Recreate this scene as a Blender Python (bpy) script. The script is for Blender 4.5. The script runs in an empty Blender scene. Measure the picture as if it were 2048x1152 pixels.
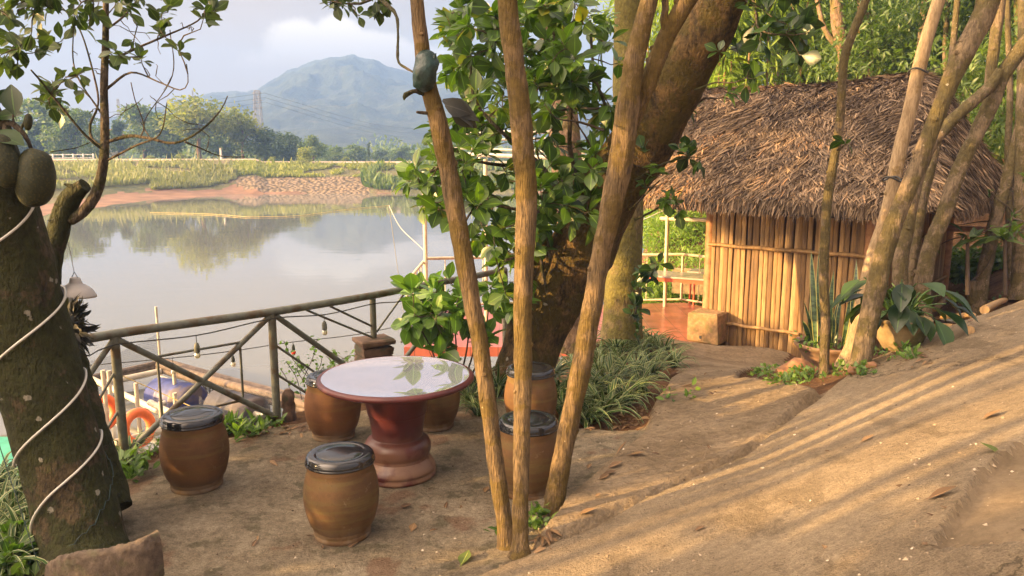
import bpy, math, random
import numpy as np
from mathutils import Vector, Matrix, noise as mnoise

# ---------------------------------------------------------------- camera, sky, sun
SC = bpy.context.scene
COL = SC.collection
R = math.radians
F = 1577.0; PITCH = R(9.75); EYE = 2.0
cp, sp_ = math.cos(PITCH), math.sin(PITCH)
cam_d = bpy.data.cameras.new("camera"); cam_d.sensor_width = 36; cam_d.lens = 36*F/2048
cam_d.clip_start = 0.05; cam_d.clip_end = 5000
cam = bpy.data.objects.new("camera", cam_d); COL.objects.link(cam)
cam.location = (0, 0, EYE); cam.rotation_euler = (math.pi/2-PITCH, 0, 0)
SC.camera = cam
SC.render.resolution_x, SC.render.resolution_y = 1024, 576
SC.view_settings.view_transform = 'Standard'; SC.view_settings.look = 'None'
SC.view_settings.exposure = 1.90; SC.view_settings.gamma = 1.0
SC.cycles.max_bounces = 6; SC.cycles.transparent_max_bounces = 8; SC.cycles.volume_bounces = 0
SC.cycles.diffuse_bounces = 3; SC.cycles.glossy_bounces = 3

SUN_AZ = Vector((0.961, 0.276, 0)).normalized()      # the way the light travels over the ground
SUN_EL = R(13.5)
sun_d = bpy.data.lights.new("sun", 'SUN'); sun_d.energy = 5.0; sun_d.angle = R(0.5); sun_d.color = (1.0, .60, .23)
sun = bpy.data.objects.new("sun", sun_d); COL.objects.link(sun)
sd = Vector((SUN_AZ.x*math.cos(SUN_EL), SUN_AZ.y*math.cos(SUN_EL), -math.sin(SUN_EL)))
sun.rotation_euler = sd.to_track_quat('-Z', 'Y').to_euler(); sun.location = (-10, -5, 8)

W = bpy.data.worlds.new("World"); SC.world = W; W.use_nodes = True
def build_world():
    nt = W.node_tree; N = nt.nodes; L = nt.links; N.clear()
    out = N.new('ShaderNodeOutputWorld'); bg = N.new('ShaderNodeBackground'); L.new(bg.outputs[0], out.inputs[0])
    sky = N.new('ShaderNodeTexSky'); sky.sky_type = 'NISHITA'; sky.sun_disc = False
    sky.sun_elevation = SUN_EL; sky.sun_rotation = math.atan2(-SUN_AZ.x, -SUN_AZ.y)
    sky.air_density = 1.0; sky.dust_density = 1.5; sky.ozone_density = 1.5
    geo = N.new('ShaderNodeTexCoord')
    sep = N.new('ShaderNodeSeparateXYZ'); L.new(geo.outputs['Generated'], sep.inputs[0])
    def m(op, a, b=None, c=None):
        n = N.new('ShaderNodeMath'); n.operation = op
        for i, v in enumerate((a, b, c)):
            if v is None: continue
            if isinstance(v, (int, float)): n.inputs[i].default_value = v
            else: L.new(v, n.inputs[i])
        return n.outputs[0]
    x, y, z = sep.outputs
    ys = m('MAXIMUM', y, 0.15)
    a = m('DIVIDE', x, ys); b = m('DIVIDE', z, ys)
    # high veil of cloud
    comb = N.new('ShaderNodeCombineXYZ'); L.new(x, comb.inputs[0]); L.new(y, comb.inputs[1]); L.new(m('MULTIPLY', z, 2.6), comb.inputs[2])
    n1 = N.new('ShaderNodeTexNoise'); n1.inputs['Scale'].default_value = 2.6; n1.inputs['Detail'].default_value = 7; n1.inputs['Roughness'].default_value = .55
    L.new(comb.outputs[0], n1.inputs['Vector'])
    veil = N.new('ShaderNodeMapRange'); veil.interpolation_type = 'SMOOTHSTEP'
    veil.inputs[1].default_value = .34; veil.inputs[2].default_value = .56; veil.inputs[3].default_value = .6; veil.inputs[4].default_value = .95
    L.new(n1.outputs[0], veil.inputs[0])
    # thinner to the upper right
    side = N.new('ShaderNodeMapRange'); side.inputs[1].default_value = -.30; side.inputs[2].default_value = .12; side.inputs[3].default_value = 1.0; side.inputs[4].default_value = .62
    L.new(a, side.inputs[0]); veilf = m('MULTIPLY', veil.outputs[0], side.outputs[0])
    # bank of cumulus above the peak
    n2 = N.new('ShaderNodeTexNoise'); n2.inputs['Scale'].default_value = 16; n2.inputs['Detail'].default_value = 8; n2.inputs['Roughness'].default_value = .6
    L.new(geo.outputs['Generated'], n2.inputs['Vector'])
    n2c = m('SUBTRACT', n2.outputs[0], .5)
    def blob(ca, cb, ra, rb):
        da = m('DIVIDE', m('SUBTRACT', a, ca), ra); db = m('DIVIDE', m('SUBTRACT', b, cb), rb)
        r = m('SQRT', m('ADD', m('MULTIPLY', da, da), m('MULTIPLY', db, db)))
        r = m('ADD', r, m('MULTIPLY', n2c, 1.5))
        mr = N.new('ShaderNodeMapRange'); mr.interpolation_type = 'SMOOTHSTEP'
        mr.inputs[1].default_value = 1.06; mr.inputs[2].default_value = .72; mr.inputs[3].default_value = 0; mr.inputs[4].default_value = 1
        L.new(r, mr.inputs[0]); return mr.outputs[0]
    cum = blob(-.255, .128, .050, .034)
    for q in ((-.215, .140, .034, .026), (-.175, .118, .060, .030), (-.12, .105, .090, .026), (-.22, .100, .14, .030), (-.02, .098, .10, .018)):
        cum = m('MAXIMUM', cum, blob(*q))
    vc = N.new('ShaderNodeMixRGB'); vc.inputs[1].default_value = (4.9, 3.60, 2.75, 1); vc.inputs[2].default_value = (4.9, 3.85, 3.1, 1); L.new(n2.outputs[0], vc.inputs[0])
    mix1 = N.new('ShaderNodeMixRGB'); L.new(veilf, mix1.inputs[0]); 
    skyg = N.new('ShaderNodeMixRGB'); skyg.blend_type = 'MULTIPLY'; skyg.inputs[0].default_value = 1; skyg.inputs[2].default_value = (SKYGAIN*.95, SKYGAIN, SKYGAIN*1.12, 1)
    L.new(sky.outputs[0], skyg.inputs[1])
    L.new(skyg.outputs[0], mix1.inputs[1]); L.new(vc.outputs[0], mix1.inputs[2])
    mix2 = N.new('ShaderNodeMixRGB'); L.new(m('MULTIPLY', cum, .88), mix2.inputs[0]); L.new(mix1.outputs[0], mix2.inputs[1])
    cc = N.new('ShaderNodeMixRGB'); cc.inputs[1].default_value = (4.8, 3.75, 3.1, 1); cc.inputs[2].default_value = (8.2, 7.0, 5.8, 1)
    top = N.new('ShaderNodeMapRange'); top.inputs[1].default_value = .10; top.inputs[2].default_value = .15; L.new(b, top.inputs[0]); L.new(top.outputs[0], cc.inputs[0])
    L.new(cc.outputs[0], mix2.inputs[2])
    # the sky is brighter towards the sun and overhead
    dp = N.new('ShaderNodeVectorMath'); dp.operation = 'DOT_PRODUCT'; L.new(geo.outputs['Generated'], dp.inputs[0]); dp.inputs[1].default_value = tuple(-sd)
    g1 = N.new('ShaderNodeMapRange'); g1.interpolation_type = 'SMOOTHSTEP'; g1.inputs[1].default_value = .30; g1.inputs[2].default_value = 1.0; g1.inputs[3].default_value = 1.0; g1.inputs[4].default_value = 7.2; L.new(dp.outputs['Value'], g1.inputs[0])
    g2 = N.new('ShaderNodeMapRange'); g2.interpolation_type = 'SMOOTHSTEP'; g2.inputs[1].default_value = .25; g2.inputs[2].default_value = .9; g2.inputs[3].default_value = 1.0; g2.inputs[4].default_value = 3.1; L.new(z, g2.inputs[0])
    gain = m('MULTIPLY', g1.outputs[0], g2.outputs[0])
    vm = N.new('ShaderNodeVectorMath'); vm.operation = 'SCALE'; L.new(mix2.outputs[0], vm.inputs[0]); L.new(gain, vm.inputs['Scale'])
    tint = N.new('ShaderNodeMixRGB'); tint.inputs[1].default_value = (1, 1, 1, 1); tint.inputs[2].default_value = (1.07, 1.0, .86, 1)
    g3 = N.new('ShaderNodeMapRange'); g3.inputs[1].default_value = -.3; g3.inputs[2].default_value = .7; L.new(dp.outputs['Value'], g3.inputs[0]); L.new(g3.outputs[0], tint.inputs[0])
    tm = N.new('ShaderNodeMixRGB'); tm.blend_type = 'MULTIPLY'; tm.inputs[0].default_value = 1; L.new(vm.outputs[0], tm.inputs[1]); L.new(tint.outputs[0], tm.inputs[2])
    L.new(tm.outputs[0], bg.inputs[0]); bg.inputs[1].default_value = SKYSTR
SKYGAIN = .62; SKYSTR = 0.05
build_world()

# ---------------------------------------------------------------- helpers
rng = np.random.default_rng(7); random.seed(7)
def ray(px, py):
    xr = (px-1024)/F; u = (576-py)/F
    return Vector((xr, cp+sp_*u, -sp_+cp*u))
def P(px, py, t=None, z=None, y=None):
    d = ray(px, py)
    if t is None:
        t = (z-EYE)/d.z if z is not None else y/d.y
    return Vector((0, 0, EYE))+d*t
def tag(o, label=None, cat=None, group=None, kind=None):
    if label: o['label'] = label
    if cat: o['category'] = cat
    if group: o['group'] = group
    if kind: o['kind'] = kind
    return o
def thing(name, label, cat, loc=(0, 0, 0), group=None, rz=0):
    o = bpy.data.objects.new(name, None); COL.objects.link(o); o.empty_display_size = .1
    o.location = loc; o.rotation_euler = (0, 0, rz)
    return tag(o, label, cat, group)

class G:
    """collects arrays of faces and builds ONE mesh object"""
    def __init__(s): s.V = []; s.F = []; s.r = []; s.u = []; s.n = 0; s.m = []
    def add(s, V, Fc, rnd=0.5, u=0.0, mi=0):
        V = np.asarray(V, float).reshape(-1, 3); Fc = np.asarray(Fc, int)
        s.V.append(V); s.F.append(Fc+s.n); s.n += len(V)
        s.r.append(np.broadcast_to(np.asarray(rnd, float), (len(V),)).copy()); s.u.append(np.broadcast_to(np.asarray(u, float), (len(V),)).copy())
        s.m.append(np.full(len(Fc), mi, int)); return s
    def build(s, name, mat, parent=None, smooth=True, local=True, attrs=True):
        me = bpy.data.meshes.new(name)
        if s.n:
            V = np.concatenate(s.V)
            if parent is not None and local:
                q = parent
                off = np.array(q.location[:])
                if q.rotation_euler.z:
                    c, sn = math.cos(-q.rotation_euler.z), math.sin(-q.rotation_euler.z)
                    V = V-off; V = np.stack([V[:, 0]*c-V[:, 1]*sn, V[:, 0]*sn+V[:, 1]*c, V[:, 2]], 1)
                else: V = V-off
            me.vertices.add(len(V)); me.vertices.foreach_set('co', V.ravel())
            tot = np.concatenate([np.full(len(f), f.shape[1], int) for f in s.F]); idx = np.concatenate([f.ravel() for f in s.F])
            me.loops.add(len(idx)); me.loops.foreach_set('vertex_index', idx)
            me.polygons.add(len(tot)); me.polygons.foreach_set('loop_start', np.concatenate([[0], np.cumsum(tot)[:-1]])); me.polygons.foreach_set('loop_total', tot)
            me.polygons.foreach_set('use_smooth', np.full(len(tot), smooth))
            mats = mat if isinstance(mat, (list, tuple)) else [mat]
            for mm in mats: me.materials.append(mm)
            if len(mats) > 1: me.polygons.foreach_set('material_index', np.concatenate(s.m))
            if attrs:
                a = me.attributes.new('rnd', 'FLOAT', 'POINT'); a.data.foreach_set('value', np.concatenate(s.r))
                a = me.attributes.new('u', 'FLOAT', 'POINT'); a.data.foreach_set('value', np.concatenate(s.u))
            me.update(calc_edges=True)
        o = bpy.data.objects.new(name, me); COL.objects.link(o)
        if parent is not None: o.parent = parent
        return o

def norm(a): return a/np.maximum(np.linalg.norm(a, axis=-1, keepdims=True), 1e-9)
def scatter(g, T, pos, D, Nn, S, rnd=None):
    """copies of template T=(verts, faces, u) at pos, along D with upper side Nn, size S (n,) or (n,3)"""
    TV, TF, TU = T; n = len(pos)
    if n == 0: return
    D = norm(np.asarray(D, float)); Y = norm(np.cross(Nn, D)); Z = np.cross(D, Y)
    S = np.asarray(S, float); S = S[:, None].repeat(3, 1) if S.ndim == 1 else S
    L = TV[None]*S[:, None, :]
    V = pos[:, None]+L[..., 0:1]*D[:, None]+L[..., 1:2]*Y[:, None]+L[..., 2:3]*Z[:, None]
    k = len(TV); Fc = (TF[None]+(np.arange(n)*k)[:, None, None]).reshape(-1, TF.shape[1])
    rnd = rng.random(n) if rnd is None else rnd
    g.add(V.reshape(-1, 3), Fc, np.repeat(rnd, k), np.tile(TU, n))
def leaf_tpl(ws, droop=.15, fold=.25, n=None, wave=0):
    V = []; Fc = []; U = []; n = len(ws)
    for i, w in enumerate(ws):
        s = i/(n-1); zz = -droop*s*s
        for k, a in enumerate((-1, 0, 1)):
            V.append((s, a*w, zz+fold*abs(a)*w+wave*math.sin(s*9+a)*w)); U.append(a)
    for i in range(n-1):
        for k in range(2):
            a = i*3+k; Fc.append((a, a+1, a+4, a+3))
    return np.array(V), np.array(Fc), np.array(U, float)
LEAF_JACK = leaf_tpl((.012, .012, .14, .25, .30, .28, .17, .02), .16, .22)
LEAF_LONG = leaf_tpl((.02, .10, .15, .13, .07, .005), .30, .3)
LEAF_SMALL = leaf_tpl((.02, .26, .24, .02), .15, .2)
BLADE = leaf_tpl((.030, .032, .034, .032, .027, .018, .002), .0, .5)
def blade_tpl(arc=1.3, n=7, w=.03, fold=.4):
    V = []; Fc = []; U = []; x = z = 0; th = R(72)
    for i in range(n):
        s = i/(n-1); ww = w*(1-.97*s**2.5)*(0.75+.25*min(1, s*4))
        for a in (-1, 0, 1): V.append((x, a*ww, z+fold*abs(a)*ww)); U.append(a)
        th -= arc/(n-1)*(0.5+s); x += math.cos(th)/(n-1); z += math.sin(th)/(n-1)
    for i in range(n-1):
        for k in range(2):
            a = i*3+k; Fc.append((a, a+1, a+4, a+3))
    return np.array(V), np.array(Fc), np.array(U, float)
STRIP = leaf_tpl((.5, .6, .5, .2), .10, .25)

def catmull(pts, rads, step):
    pts = [np.array(p, float) for p in pts]; rads = list(rads)
    out = []; ro = []
    n = len(pts)
    for i in range(n-1):
        p0 = pts[i-1] if i else 2*pts[0]-pts[1]; p3 = pts[i+2] if i+2 < n else 2*pts[-1]-pts[-2]
        p1, p2 = pts[i], pts[i+1]; m = max(1, int(np.linalg.norm(p2-p1)/step))
        for k in range(m):
            t = k/m
            out.append(.5*(2*p1+(p2-p0)*t+(2*p0-5*p1+4*p2-p3)*t*t+(3*p1-3*p2+p3-p0)*t**3)); ro.append(rads[i]*(1-t)+rads[i+1]*t)
    out.append(pts[-1]); ro.append(rads[-1])
    return np.array(out), np.array(ro)
def tube(g, pts, rads, seg=8, step=None, rough=0.0, cap=True, freq=6, rnd=.5, oval=None):
    if np.isscalar(rads): rads = [rads]*len(pts)
    if step: C, Rr = catmull(pts, rads, step)
    else: C, Rr = np.array([tuple(p) for p in pts], float), np.array(rads, float)
    n = len(C); Tn = norm(np.gradient(C, axis=0)) if n > 2 else norm(np.repeat((C[1]-C[0])[None], 2, 0))
    ref = np.array((1., 0, 0)) if abs(Tn[0][0]) < .8 else np.array((0, 1., 0))
    rings = []; x = norm(np.cross(Tn[0], ref))
    for i in range(n):
        x = norm(x-Tn[i]*np.dot(x, Tn[i])); y = np.cross(Tn[i], x)
        a = np.arange(seg)/seg*2*math.pi; rr = np.full(seg, Rr[i])
        if rough:
            dirs = np.outer(np.cos(a), x)+np.outer(np.sin(a), y)
            q = C[i]+dirs*Rr[i]
            rr = np.array([Rr[i]*(1+rough*(mnoise.noise(Vector(v*freq))+.5*mnoise.noise(Vector(v*freq*2.7)))) for v in q])
        rings.append(C[i]+np.outer(np.cos(a)*rr, x)+np.outer(np.sin(a)*rr, y))
    V = np.concatenate(rings); Fc = []
    for i in range(n-1):
        for k in range(seg):
            k2 = (k+1) % seg; Fc.append((i*seg+k, i*seg+k2, (i+1)*seg+k2, (i+1)*seg+k))
    g.add(V, Fc, rnd)
    if cap:
        g.add(rings[0][::-1], [list(range(seg))], rnd); g.add(rings[-1], [list(range(seg))], rnd)
    return C, Rr
def box(g, c, s, rz=0, rnd=.5, bev=0, jit=0, mi=0):
    c = np.array(c, float); h = np.array(s, float)/2
    if bev:
        pts = []
        for lz, ins in ((-1, bev), (-1, 0), (1, 0), (1, bev)):
            zz = lz*h[2] if ins else lz*(h[2]-bev)
            X, Y = h[0]-ins, h[1]-ins
            pts += [(-X, -Y, zz), (X, -Y, zz), (X, Y, zz), (-X, Y, zz)]
        V = np.array(pts); Fc = [(3, 2, 1, 0), (12, 13, 14, 15)]
        for r_ in range(3):
            for k in range(4): a = r_*4+k; b = r_*4+(k+1) % 4; Fc.append((a, b, b+4, a+4))
    else:
        V = np.array([(x*h[0], y*h[1], z*h[2]) for z in (-1, 1) for x, y in ((-1, -1), (1, -1), (1, 1), (-1, 1))])
        Fc = [(3, 2, 1, 0), (4, 5, 6, 7), (0, 1, 5, 4), (1, 2, 6, 5), (2, 3, 7, 6), (3, 0, 4, 7)]
    if jit: V = V+rng.normal(0, jit, V.shape)
    cs, sn = math.cos(rz), math.sin(rz)
    V = np.stack([V[:, 0]*cs-V[:, 1]*sn, V[:, 0]*sn+V[:, 1]*cs, V[:, 2]], 1)+c
    g.add(V, Fc, rnd, 0, mi)
def lathe(g, prof, c=(0, 0, 0), seg=48, rnd=.5, wob=0):
    V = []; n = len(prof); c = np.array(c, float)
    for r_, z in prof:
        for k in range(seg):
            a = 2*math.pi*k/seg; q = r_*(1+wob*mnoise.noise(Vector((math.cos(a)*2, math.sin(a)*2, z*6))))
            V.append((q*math.cos(a), q*math.sin(a), z))
    Fc = [(i*seg+k, i*seg+(k+1) % seg, (i+1)*seg+(k+1) % seg, (i+1)*seg+k) for i in range(n-1) for k in range(seg)]
    V = np.array(V)+c; g.add(V, Fc, rnd)
def bar(g, a, b, r_, seg=8, rnd=.5): tube(g, [a, b], [r_, r_], seg, rnd=rnd)

# ---------------------------------------------------------------- materials
def lin(c): return tuple(((v/255)/12.92 if v/255 <= .04045 else ((v/255+.055)/1.055)**2.4) for v in c)
class Mt:
    def __init__(s, name):
        s.m = bpy.data.materials.new(name); s.m.use_nodes = True; s.nt = s.m.node_tree; s.N = s.nt.nodes; s.L = s.nt.links
        s.b = s.N['Principled BSDF']; s.out = s.N['Material Output']; s.tc = s.N.new('ShaderNodeTexCoord')
    def noise(s, scale, detail=5, rough=.6, stretch=None, coord='Object', dist=0):
        n = s.N.new('ShaderNodeTexNoise'); n.inputs['Scale'].default_value = scale; n.inputs['Detail'].default_value = detail; n.inputs['Roughness'].default_value = rough; n.inputs['Distortion'].default_value = dist
        src = s.tc.outputs[coord]
        if stretch:
            mp = s.N.new('ShaderNodeMapping'); mp.inputs['Scale'].default_value = stretch; s.L.new(src, mp.inputs[0]); src = mp.outputs[0]
        s.L.new(src, n.inputs['Vector'])
        return s.math('ADD', s.math('MULTIPLY', n.outputs[0], 1.5), -.25)
    def voro(s, scale, feature='F1', stretch=None):
        n = s.N.new('ShaderNodeTexVoronoi'); n.feature = feature; n.inputs['Scale'].default_value = scale
        src = s.tc.outputs['Object']
        if stretch:
            mp = s.N.new('ShaderNodeMapping'); mp.inputs['Scale'].default_value = stretch; s.L.new(src, mp.inputs[0]); src = mp.outputs[0]
        s.L.new(src, n.inputs['Vector']); return n.outputs[0]
    def ramp(s, fac, stops):
        n = s.N.new('ShaderNodeValToRGB'); e = n.color_ramp.elements
        while len(e) < len(stops): e.new(.5)
        for i, (p, c) in enumerate(stops): e[i].position = p; e[i].color = (*c, 1) if len(c) == 3 else c
        s.L.new(fac, n.inputs[0]); return n.outputs[0]
    def step(s, fac, a, b, lo=0, hi=1):
        n = s.N.new('ShaderNodeMapRange'); n.interpolation_type = 'SMOOTHSTEP'
        for i, v in enumerate((a, b, lo, hi)): n.inputs[i+1].default_value = v
        s.L.new(fac, n.inputs[0]); return n.outputs[0]
    def mix(s, fac, a, b, mode='MIX'):
        n = s.N.new('ShaderNodeMixRGB'); n.blend_type = mode
        for i, v in enumerate((fac, a, b)):
            if isinstance(v, (int, float)): n.inputs[i].default_value = v if i == 0 else (v, v, v, 1)
            elif isinstance(v, tuple): n.inputs[i].default_value = (*v, 1)[:4]
            else: s.L.new(v, n.inputs[i])
        return n.outputs[0]
    def math(s, op, a, b=0.0):
        n = s.N.new('ShaderNodeMath'); n.operation = op
        for i, v in enumerate((a, b)):
            if isinstance(v, (int, float)): n.inputs[i].default_value = v
            else: s.L.new(v, n.inputs[i])
        return n.outputs[0]
    def attr(s, name):
        n = s.N.new('ShaderNodeAttribute'); n.attribute_name = name; return n.outputs['Fac']
    def sepz(s, coord='Object'):
        n = s.N.new('ShaderNodeSeparateXYZ'); s.L.new(s.tc.outputs[coord], n.inputs[0]); return n.outputs
    def color(s, c):
        if isinstance(c, tuple): s.b.inputs['Base Color'].default_value = (*c, 1)
        else: s.L.new(c, s.b.inputs['Base Color'])
        return s
    def rough(s, v):
        if isinstance(v, (int, float)): s.b.inputs['Roughness'].default_value = v
        else: s.L.new(v, s.b.inputs['Roughness'])
        return s
    def bump(s, h, strength=.5, dist=.01):
        n = s.N.new('ShaderNodeBump'); n.inputs['Strength'].default_value = strength; n.inputs['Distance'].default_value = dist
        s.L.new(h, n.inputs['Height']); s.L.new(n.outputs[0], s.b.inputs['Normal']); return s
    def spec(s, v): s.b.inputs['Specular IOR Level'].default_value = v; return s

def plain(name, c, rough=.6, var=.25, scale=12, bump=.15, metal=0, dirt=None):
    m = Mt(name); n = m.noise(scale)
    col = m.ramp(n, [(.25, tuple(v*(1-var) for v in c)), (.75, tuple(min(1, v*(1+var)) for v in c))])
    if dirt: col = m.mix(m.step(m.noise(scale*.35, 6), .5, .68), col, dirt)
    m.color(col).rough(rough).bump(m.noise(scale*4), bump, .004); m.b.inputs['Metallic'].default_value = metal
    return m.m
def leafmat(name, lo, hi, rough=.38, trans=.35, tcol=None, spec=.5, yellow=None):
    m = Mt(name); r_ = m.attr('rnd')
    col = m.ramp(r_, [(0, lo), (.9, hi)] if yellow is None else [(0, lo), (.88, hi), (.955, yellow)])
    u = m.math('ABSOLUTE', m.attr('u'))
    col = m.mix(m.step(u, .10, .02), col, tuple(min(1, v*1.7) for v in hi))
    m.color(col).rough(rough).spec(spec).bump(m.noise(60), .15, .003)
    tr = m.N.new('ShaderNodeBsdfTranslucent'); m.L.new(m.mix(1, col, tcol or (1.5, 1.7, .5), 'MULTIPLY'), tr.inputs[0])
    mx = m.N.new('ShaderNodeMixShader'); mx.inputs[0].default_value = trans
    m.L.new(m.b.outputs[0], mx.inputs[1]); m.L.new(tr.outputs[0], mx.inputs[2]); m.L.new(mx.outputs[0], m.out.inputs[0])
    return m.m
def barkmat(name, dark, light, moss=None, mossamt=.5, lichen=None, lich=.0, grain=14, vert=.25, bstr=.6, lscale=7, bdist=.015):
    m = Mt(name); n = m.noise(grain, 7, .65, (1, 1, vert)); n2 = m.noise(grain*4, 4, .6, (1, 1, vert))
    col = m.ramp(m.math('ADD', m.math('MULTIPLY', n, .7), m.math('MULTIPLY', n2, .3)), [(.32, dark), (.66, light)])
    if moss: col = m.mix(m.step(m.noise(3.2, 7, .7), .62-.35*mossamt, .72-.35*mossamt, 0, .85), col, m.ramp(m.noise(30, 4), [(.3, tuple(v*.6 for v in moss)), (.7, moss)]))
    if lichen:
        v = m.voro(lscale); w = m.noise(9, 5, .7); col = m.mix(m.step(m.math('ADD', v, m.math('MULTIPLY', w, .55)), .30+lich, .25+lich, 0, .8), col, lichen)
    h = m.math('ADD', m.math('ADD', n, m.math('MULTIPLY', n2, .6)), m.math('MULTIPLY', m.noise(3, 5), .8))
    m.color(col).rough(.85).spec(.25).bump(h, min(1, bstr*1.5), bdist*2.2); return m.m

M = {}
# concrete, earth
m = Mt('patio_concrete'); a = m.noise(1.6, 8, .68); b = m.noise(22, 7, .75); c = m.noise(6, 6, .6)
col = m.ramp(a, [(.3, (.245, .200, .135)), (.55, (.37, .31, .215)), (.75, (.50, .42, .30))])
col = m.mix(.55, col, m.ramp(b, [(.25, (.35, .35, .35)), (.7, (1.35, 1.35, 1.35))]), 'MULTIPLY')
col = m.mix(m.step(c, .55, .72, 0, .55), col, (.085, .085, .045)); col = m.mix(m.step(m.noise(2.3, 3), .60, .72, 0, .5), col, (.22, .10, .055))
col = m.mix(.55, col, m.ramp(m.noise(120, 3, .7), [(.25, (.5, .5, .5)), (.75, (1.4, 1.4, 1.4))]), 'MULTIPLY'); m.color(col).rough(.9).spec(.2).bump(m.math('ADD', b, m.math('MULTIPLY', m.noise(60, 6, .8), .8)), 1.0, .045); M['patio'] = m.m
m = Mt('road_concrete'); a = m.noise(1.1, 8, .66); b = m.noise(26, 8, .78); c = m.noise(3.2, 7, .7, (1, .35, 1))
col = m.ramp(a, [(.3, (.27, .213, .142)), (.7, (.45, .36, .24))])
col = m.mix(.5, col, m.ramp(b, [(.28, (.45, .45, .45)), (.7, (1.35, 1.33, 1.3))]), 'MULTIPLY')
col = m.mix(m.step(c, .56, .70, 0, .45), col, (.13, .10, .06)); col = m.mix(m.step(m.noise(45, 6, .8), .66, .72, 0, .5), col, (.48, .42, .33))
cr = m.voro(.33, 'DISTANCE_TO_EDGE'); crn = m.math('ADD', cr, m.math('MULTIPLY', m.math('SUBTRACT', m.noise(5, 6), .5), .12))
col = m.mix(m.step(m.math('ABSOLUTE', crn), .005, .001, 0, .6), col, (.05, .04, .025))
col = m.mix(.5, col, m.ramp(m.noise(130, 3, .7), [(.25, (.5, .5, .5)), (.75, (1.4, 1.4, 1.4))]), 'MULTIPLY'); m.color(col).rough(.92).spec(.15).bump(m.math('ADD', m.math('ADD', b, m.math('MULTIPLY', m.noise(90, 4), .6)), m.math('MULTIPLY', m.step(m.math('ABSOLUTE', crn), .0, .01), .5)), 1.0, .040); M['road'] = m.m
m = Mt('path_concrete'); a = m.noise(1.7, 8, .7); b = m.noise(20, 7, .75)
col = m.ramp(a, [(.3, (.23, .175, .11)), (.7, (.38, .30, .20))]); col = m.mix(.5, col, m.ramp(b, [(.28, (.45, .45, .45)), (.7, (1.35, 1.33, 1.3))]), 'MULTIPLY')
m.color(col).rough(.92).spec(.15).bump(m.math('ADD', b, m.math('MULTIPLY', m.noise(5, 6), 1.2)), 1.0, .045); M['path'] = m.m
m = Mt('smooth_concrete'); a = m.noise(2.2, 8, .7); b = m.noise(35, 7, .75)
col = m.mix(.35, m.ramp(a, [(.3, (.13, .098, .060)), (.7, (.20, .152, .095))]), m.ramp(b, [(.3, (.5, .5, .5)), (.7, (1.3, 1.3, 1.3))]), 'MULTIPLY'); m.color(col).rough(.9).spec(.15).bump(b, .6, .015); M['ramp'] = m.m
m = Mt('dirt'); a = m.noise(2.5, 8, .7); b = m.noise(30, 8, .75)
col = m.ramp(a, [(.3, (.085, .048, .026)), (.7, (.20, .115, .062))]); col = m.mix(.5, col, m.ramp(b, [(.3, (.4, .4, .4)), (.7, (1.5, 1.45, 1.4))]), 'MULTIPLY')
m.color(col).rough(.95).spec(.1).bump(m.math('ADD', b, a), 1.0, .03); M['dirt'] = m.m
# barks
M['bark_moss'] = barkmat('bark_mossy', (.035, .028, .016), (.115, .085, .045), (.042, .050, .013), .72, (.36, .34, .27), .10, 14, .5, .7, 9)
M['bark_big'] = barkmat('bark_leaning', (.030, .022, .011), (.15, .095, .036), (.085, .065, .014), .6, (.42, .39, .30), .03, 12, .5, .6, 5)
M['bark_thin'] = barkmat('bark_slender', (.065, .048, .028), (.245, .170, .085), (.15, .105, .028), .55, (.50, .42, .28), -.02, 30, .14, .9, 12, .008)
M['bark_back'] = barkmat('bark_back', (.11, .075, .045), (.30, .20, .125), (.17, .14, .04), .35, (.45, .42, .32), -.02, 10, .5, .5, 6)
M['bark_mossy_post'] = barkmat('bark_mossy_post', (.07, .055, .024), (.20, .155, .065), (.14, .125, .028), .7, (.45, .43, .30), -.02, 10, .5, .5, 6)
M['bark_right'] = barkmat('bark_right', (.085, .065, .040), (.23, .175, .11), (.115, .095, .035), .6, (.42, .38, .30), .01, 22, .25, .8, 13, .008)
M['bark_pole'] = barkmat('bark_pole', (.19, .135, .075), (.36, .27, .16), (.24, .16, .06), .2, None, 0, 26, .15, .5, 10, .004)
M['twig'] = plain('twig', (.075, .055, .038), .85)
M['wood_old'] = barkmat('old_branch', (.05, .04, .028), (.16, .13, .09), (.06, .065, .02), .3, None, 0, 20, .3, .9, 7)
# leaves
M['leaf'] = leafmat('jack_leaf', (.020, .048, .010), (.082, .152, .022), .34, .36, yellow=(.30, .26, .03))
M['leaf_dark'] = leafmat('dark_leaf', (.012, .030, .010), (.035, .075, .016), .34, .25)
M['leaf_bush'] = leafmat('bush_leaf', (.045, .100, .016), (.120, .230, .038), .36, .35)
M['leaf_left'] = leafmat('left_leaf', (.022, .045, .016), (.060, .095, .028), .4, .3)
M['leaf_bamboo'] = leafmat('bamboo_leaf', (.13, .21, .025), (.27, .38, .05), .5, .5, (1.5, 1.5, .4))
M['leaf_slope'] = leafmat('slope_leaf', (.09, .17, .02), (.26, .36, .07), .5, .5)
M['leaf_back'] = leafmat('grove_leaf', (.030, .062, .014), (.11, .17, .032), .4, .4)
M['leaf_far'] = leafmat('far_leaf', (.050, .095, .022), (.150, .210, .040), .6, .3)
M['leaf_far_yellow'] = leafmat('far_yellow_leaf', (.09, .13, .025), (.26, .28, .06), .6, .35)
M['leaf_far_dark'] = leafmat('far_dark_leaf', (.028, .060, .020), (.085, .135, .034), .6, .25)
M['leaf_weed'] = leafmat('weed_leaf', (.045, .10, .018), (.13, .22, .04), .45, .35)
M['dry_leaf'] = leafmat('dry_leaf', (.07, .038, .018), (.22, .135, .060), .7, .15, (1.2, 1, .7))
M['reed'] = leafmat('reed', (.12, .135, .05), (.27, .28, .11), .7, .3)
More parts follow.
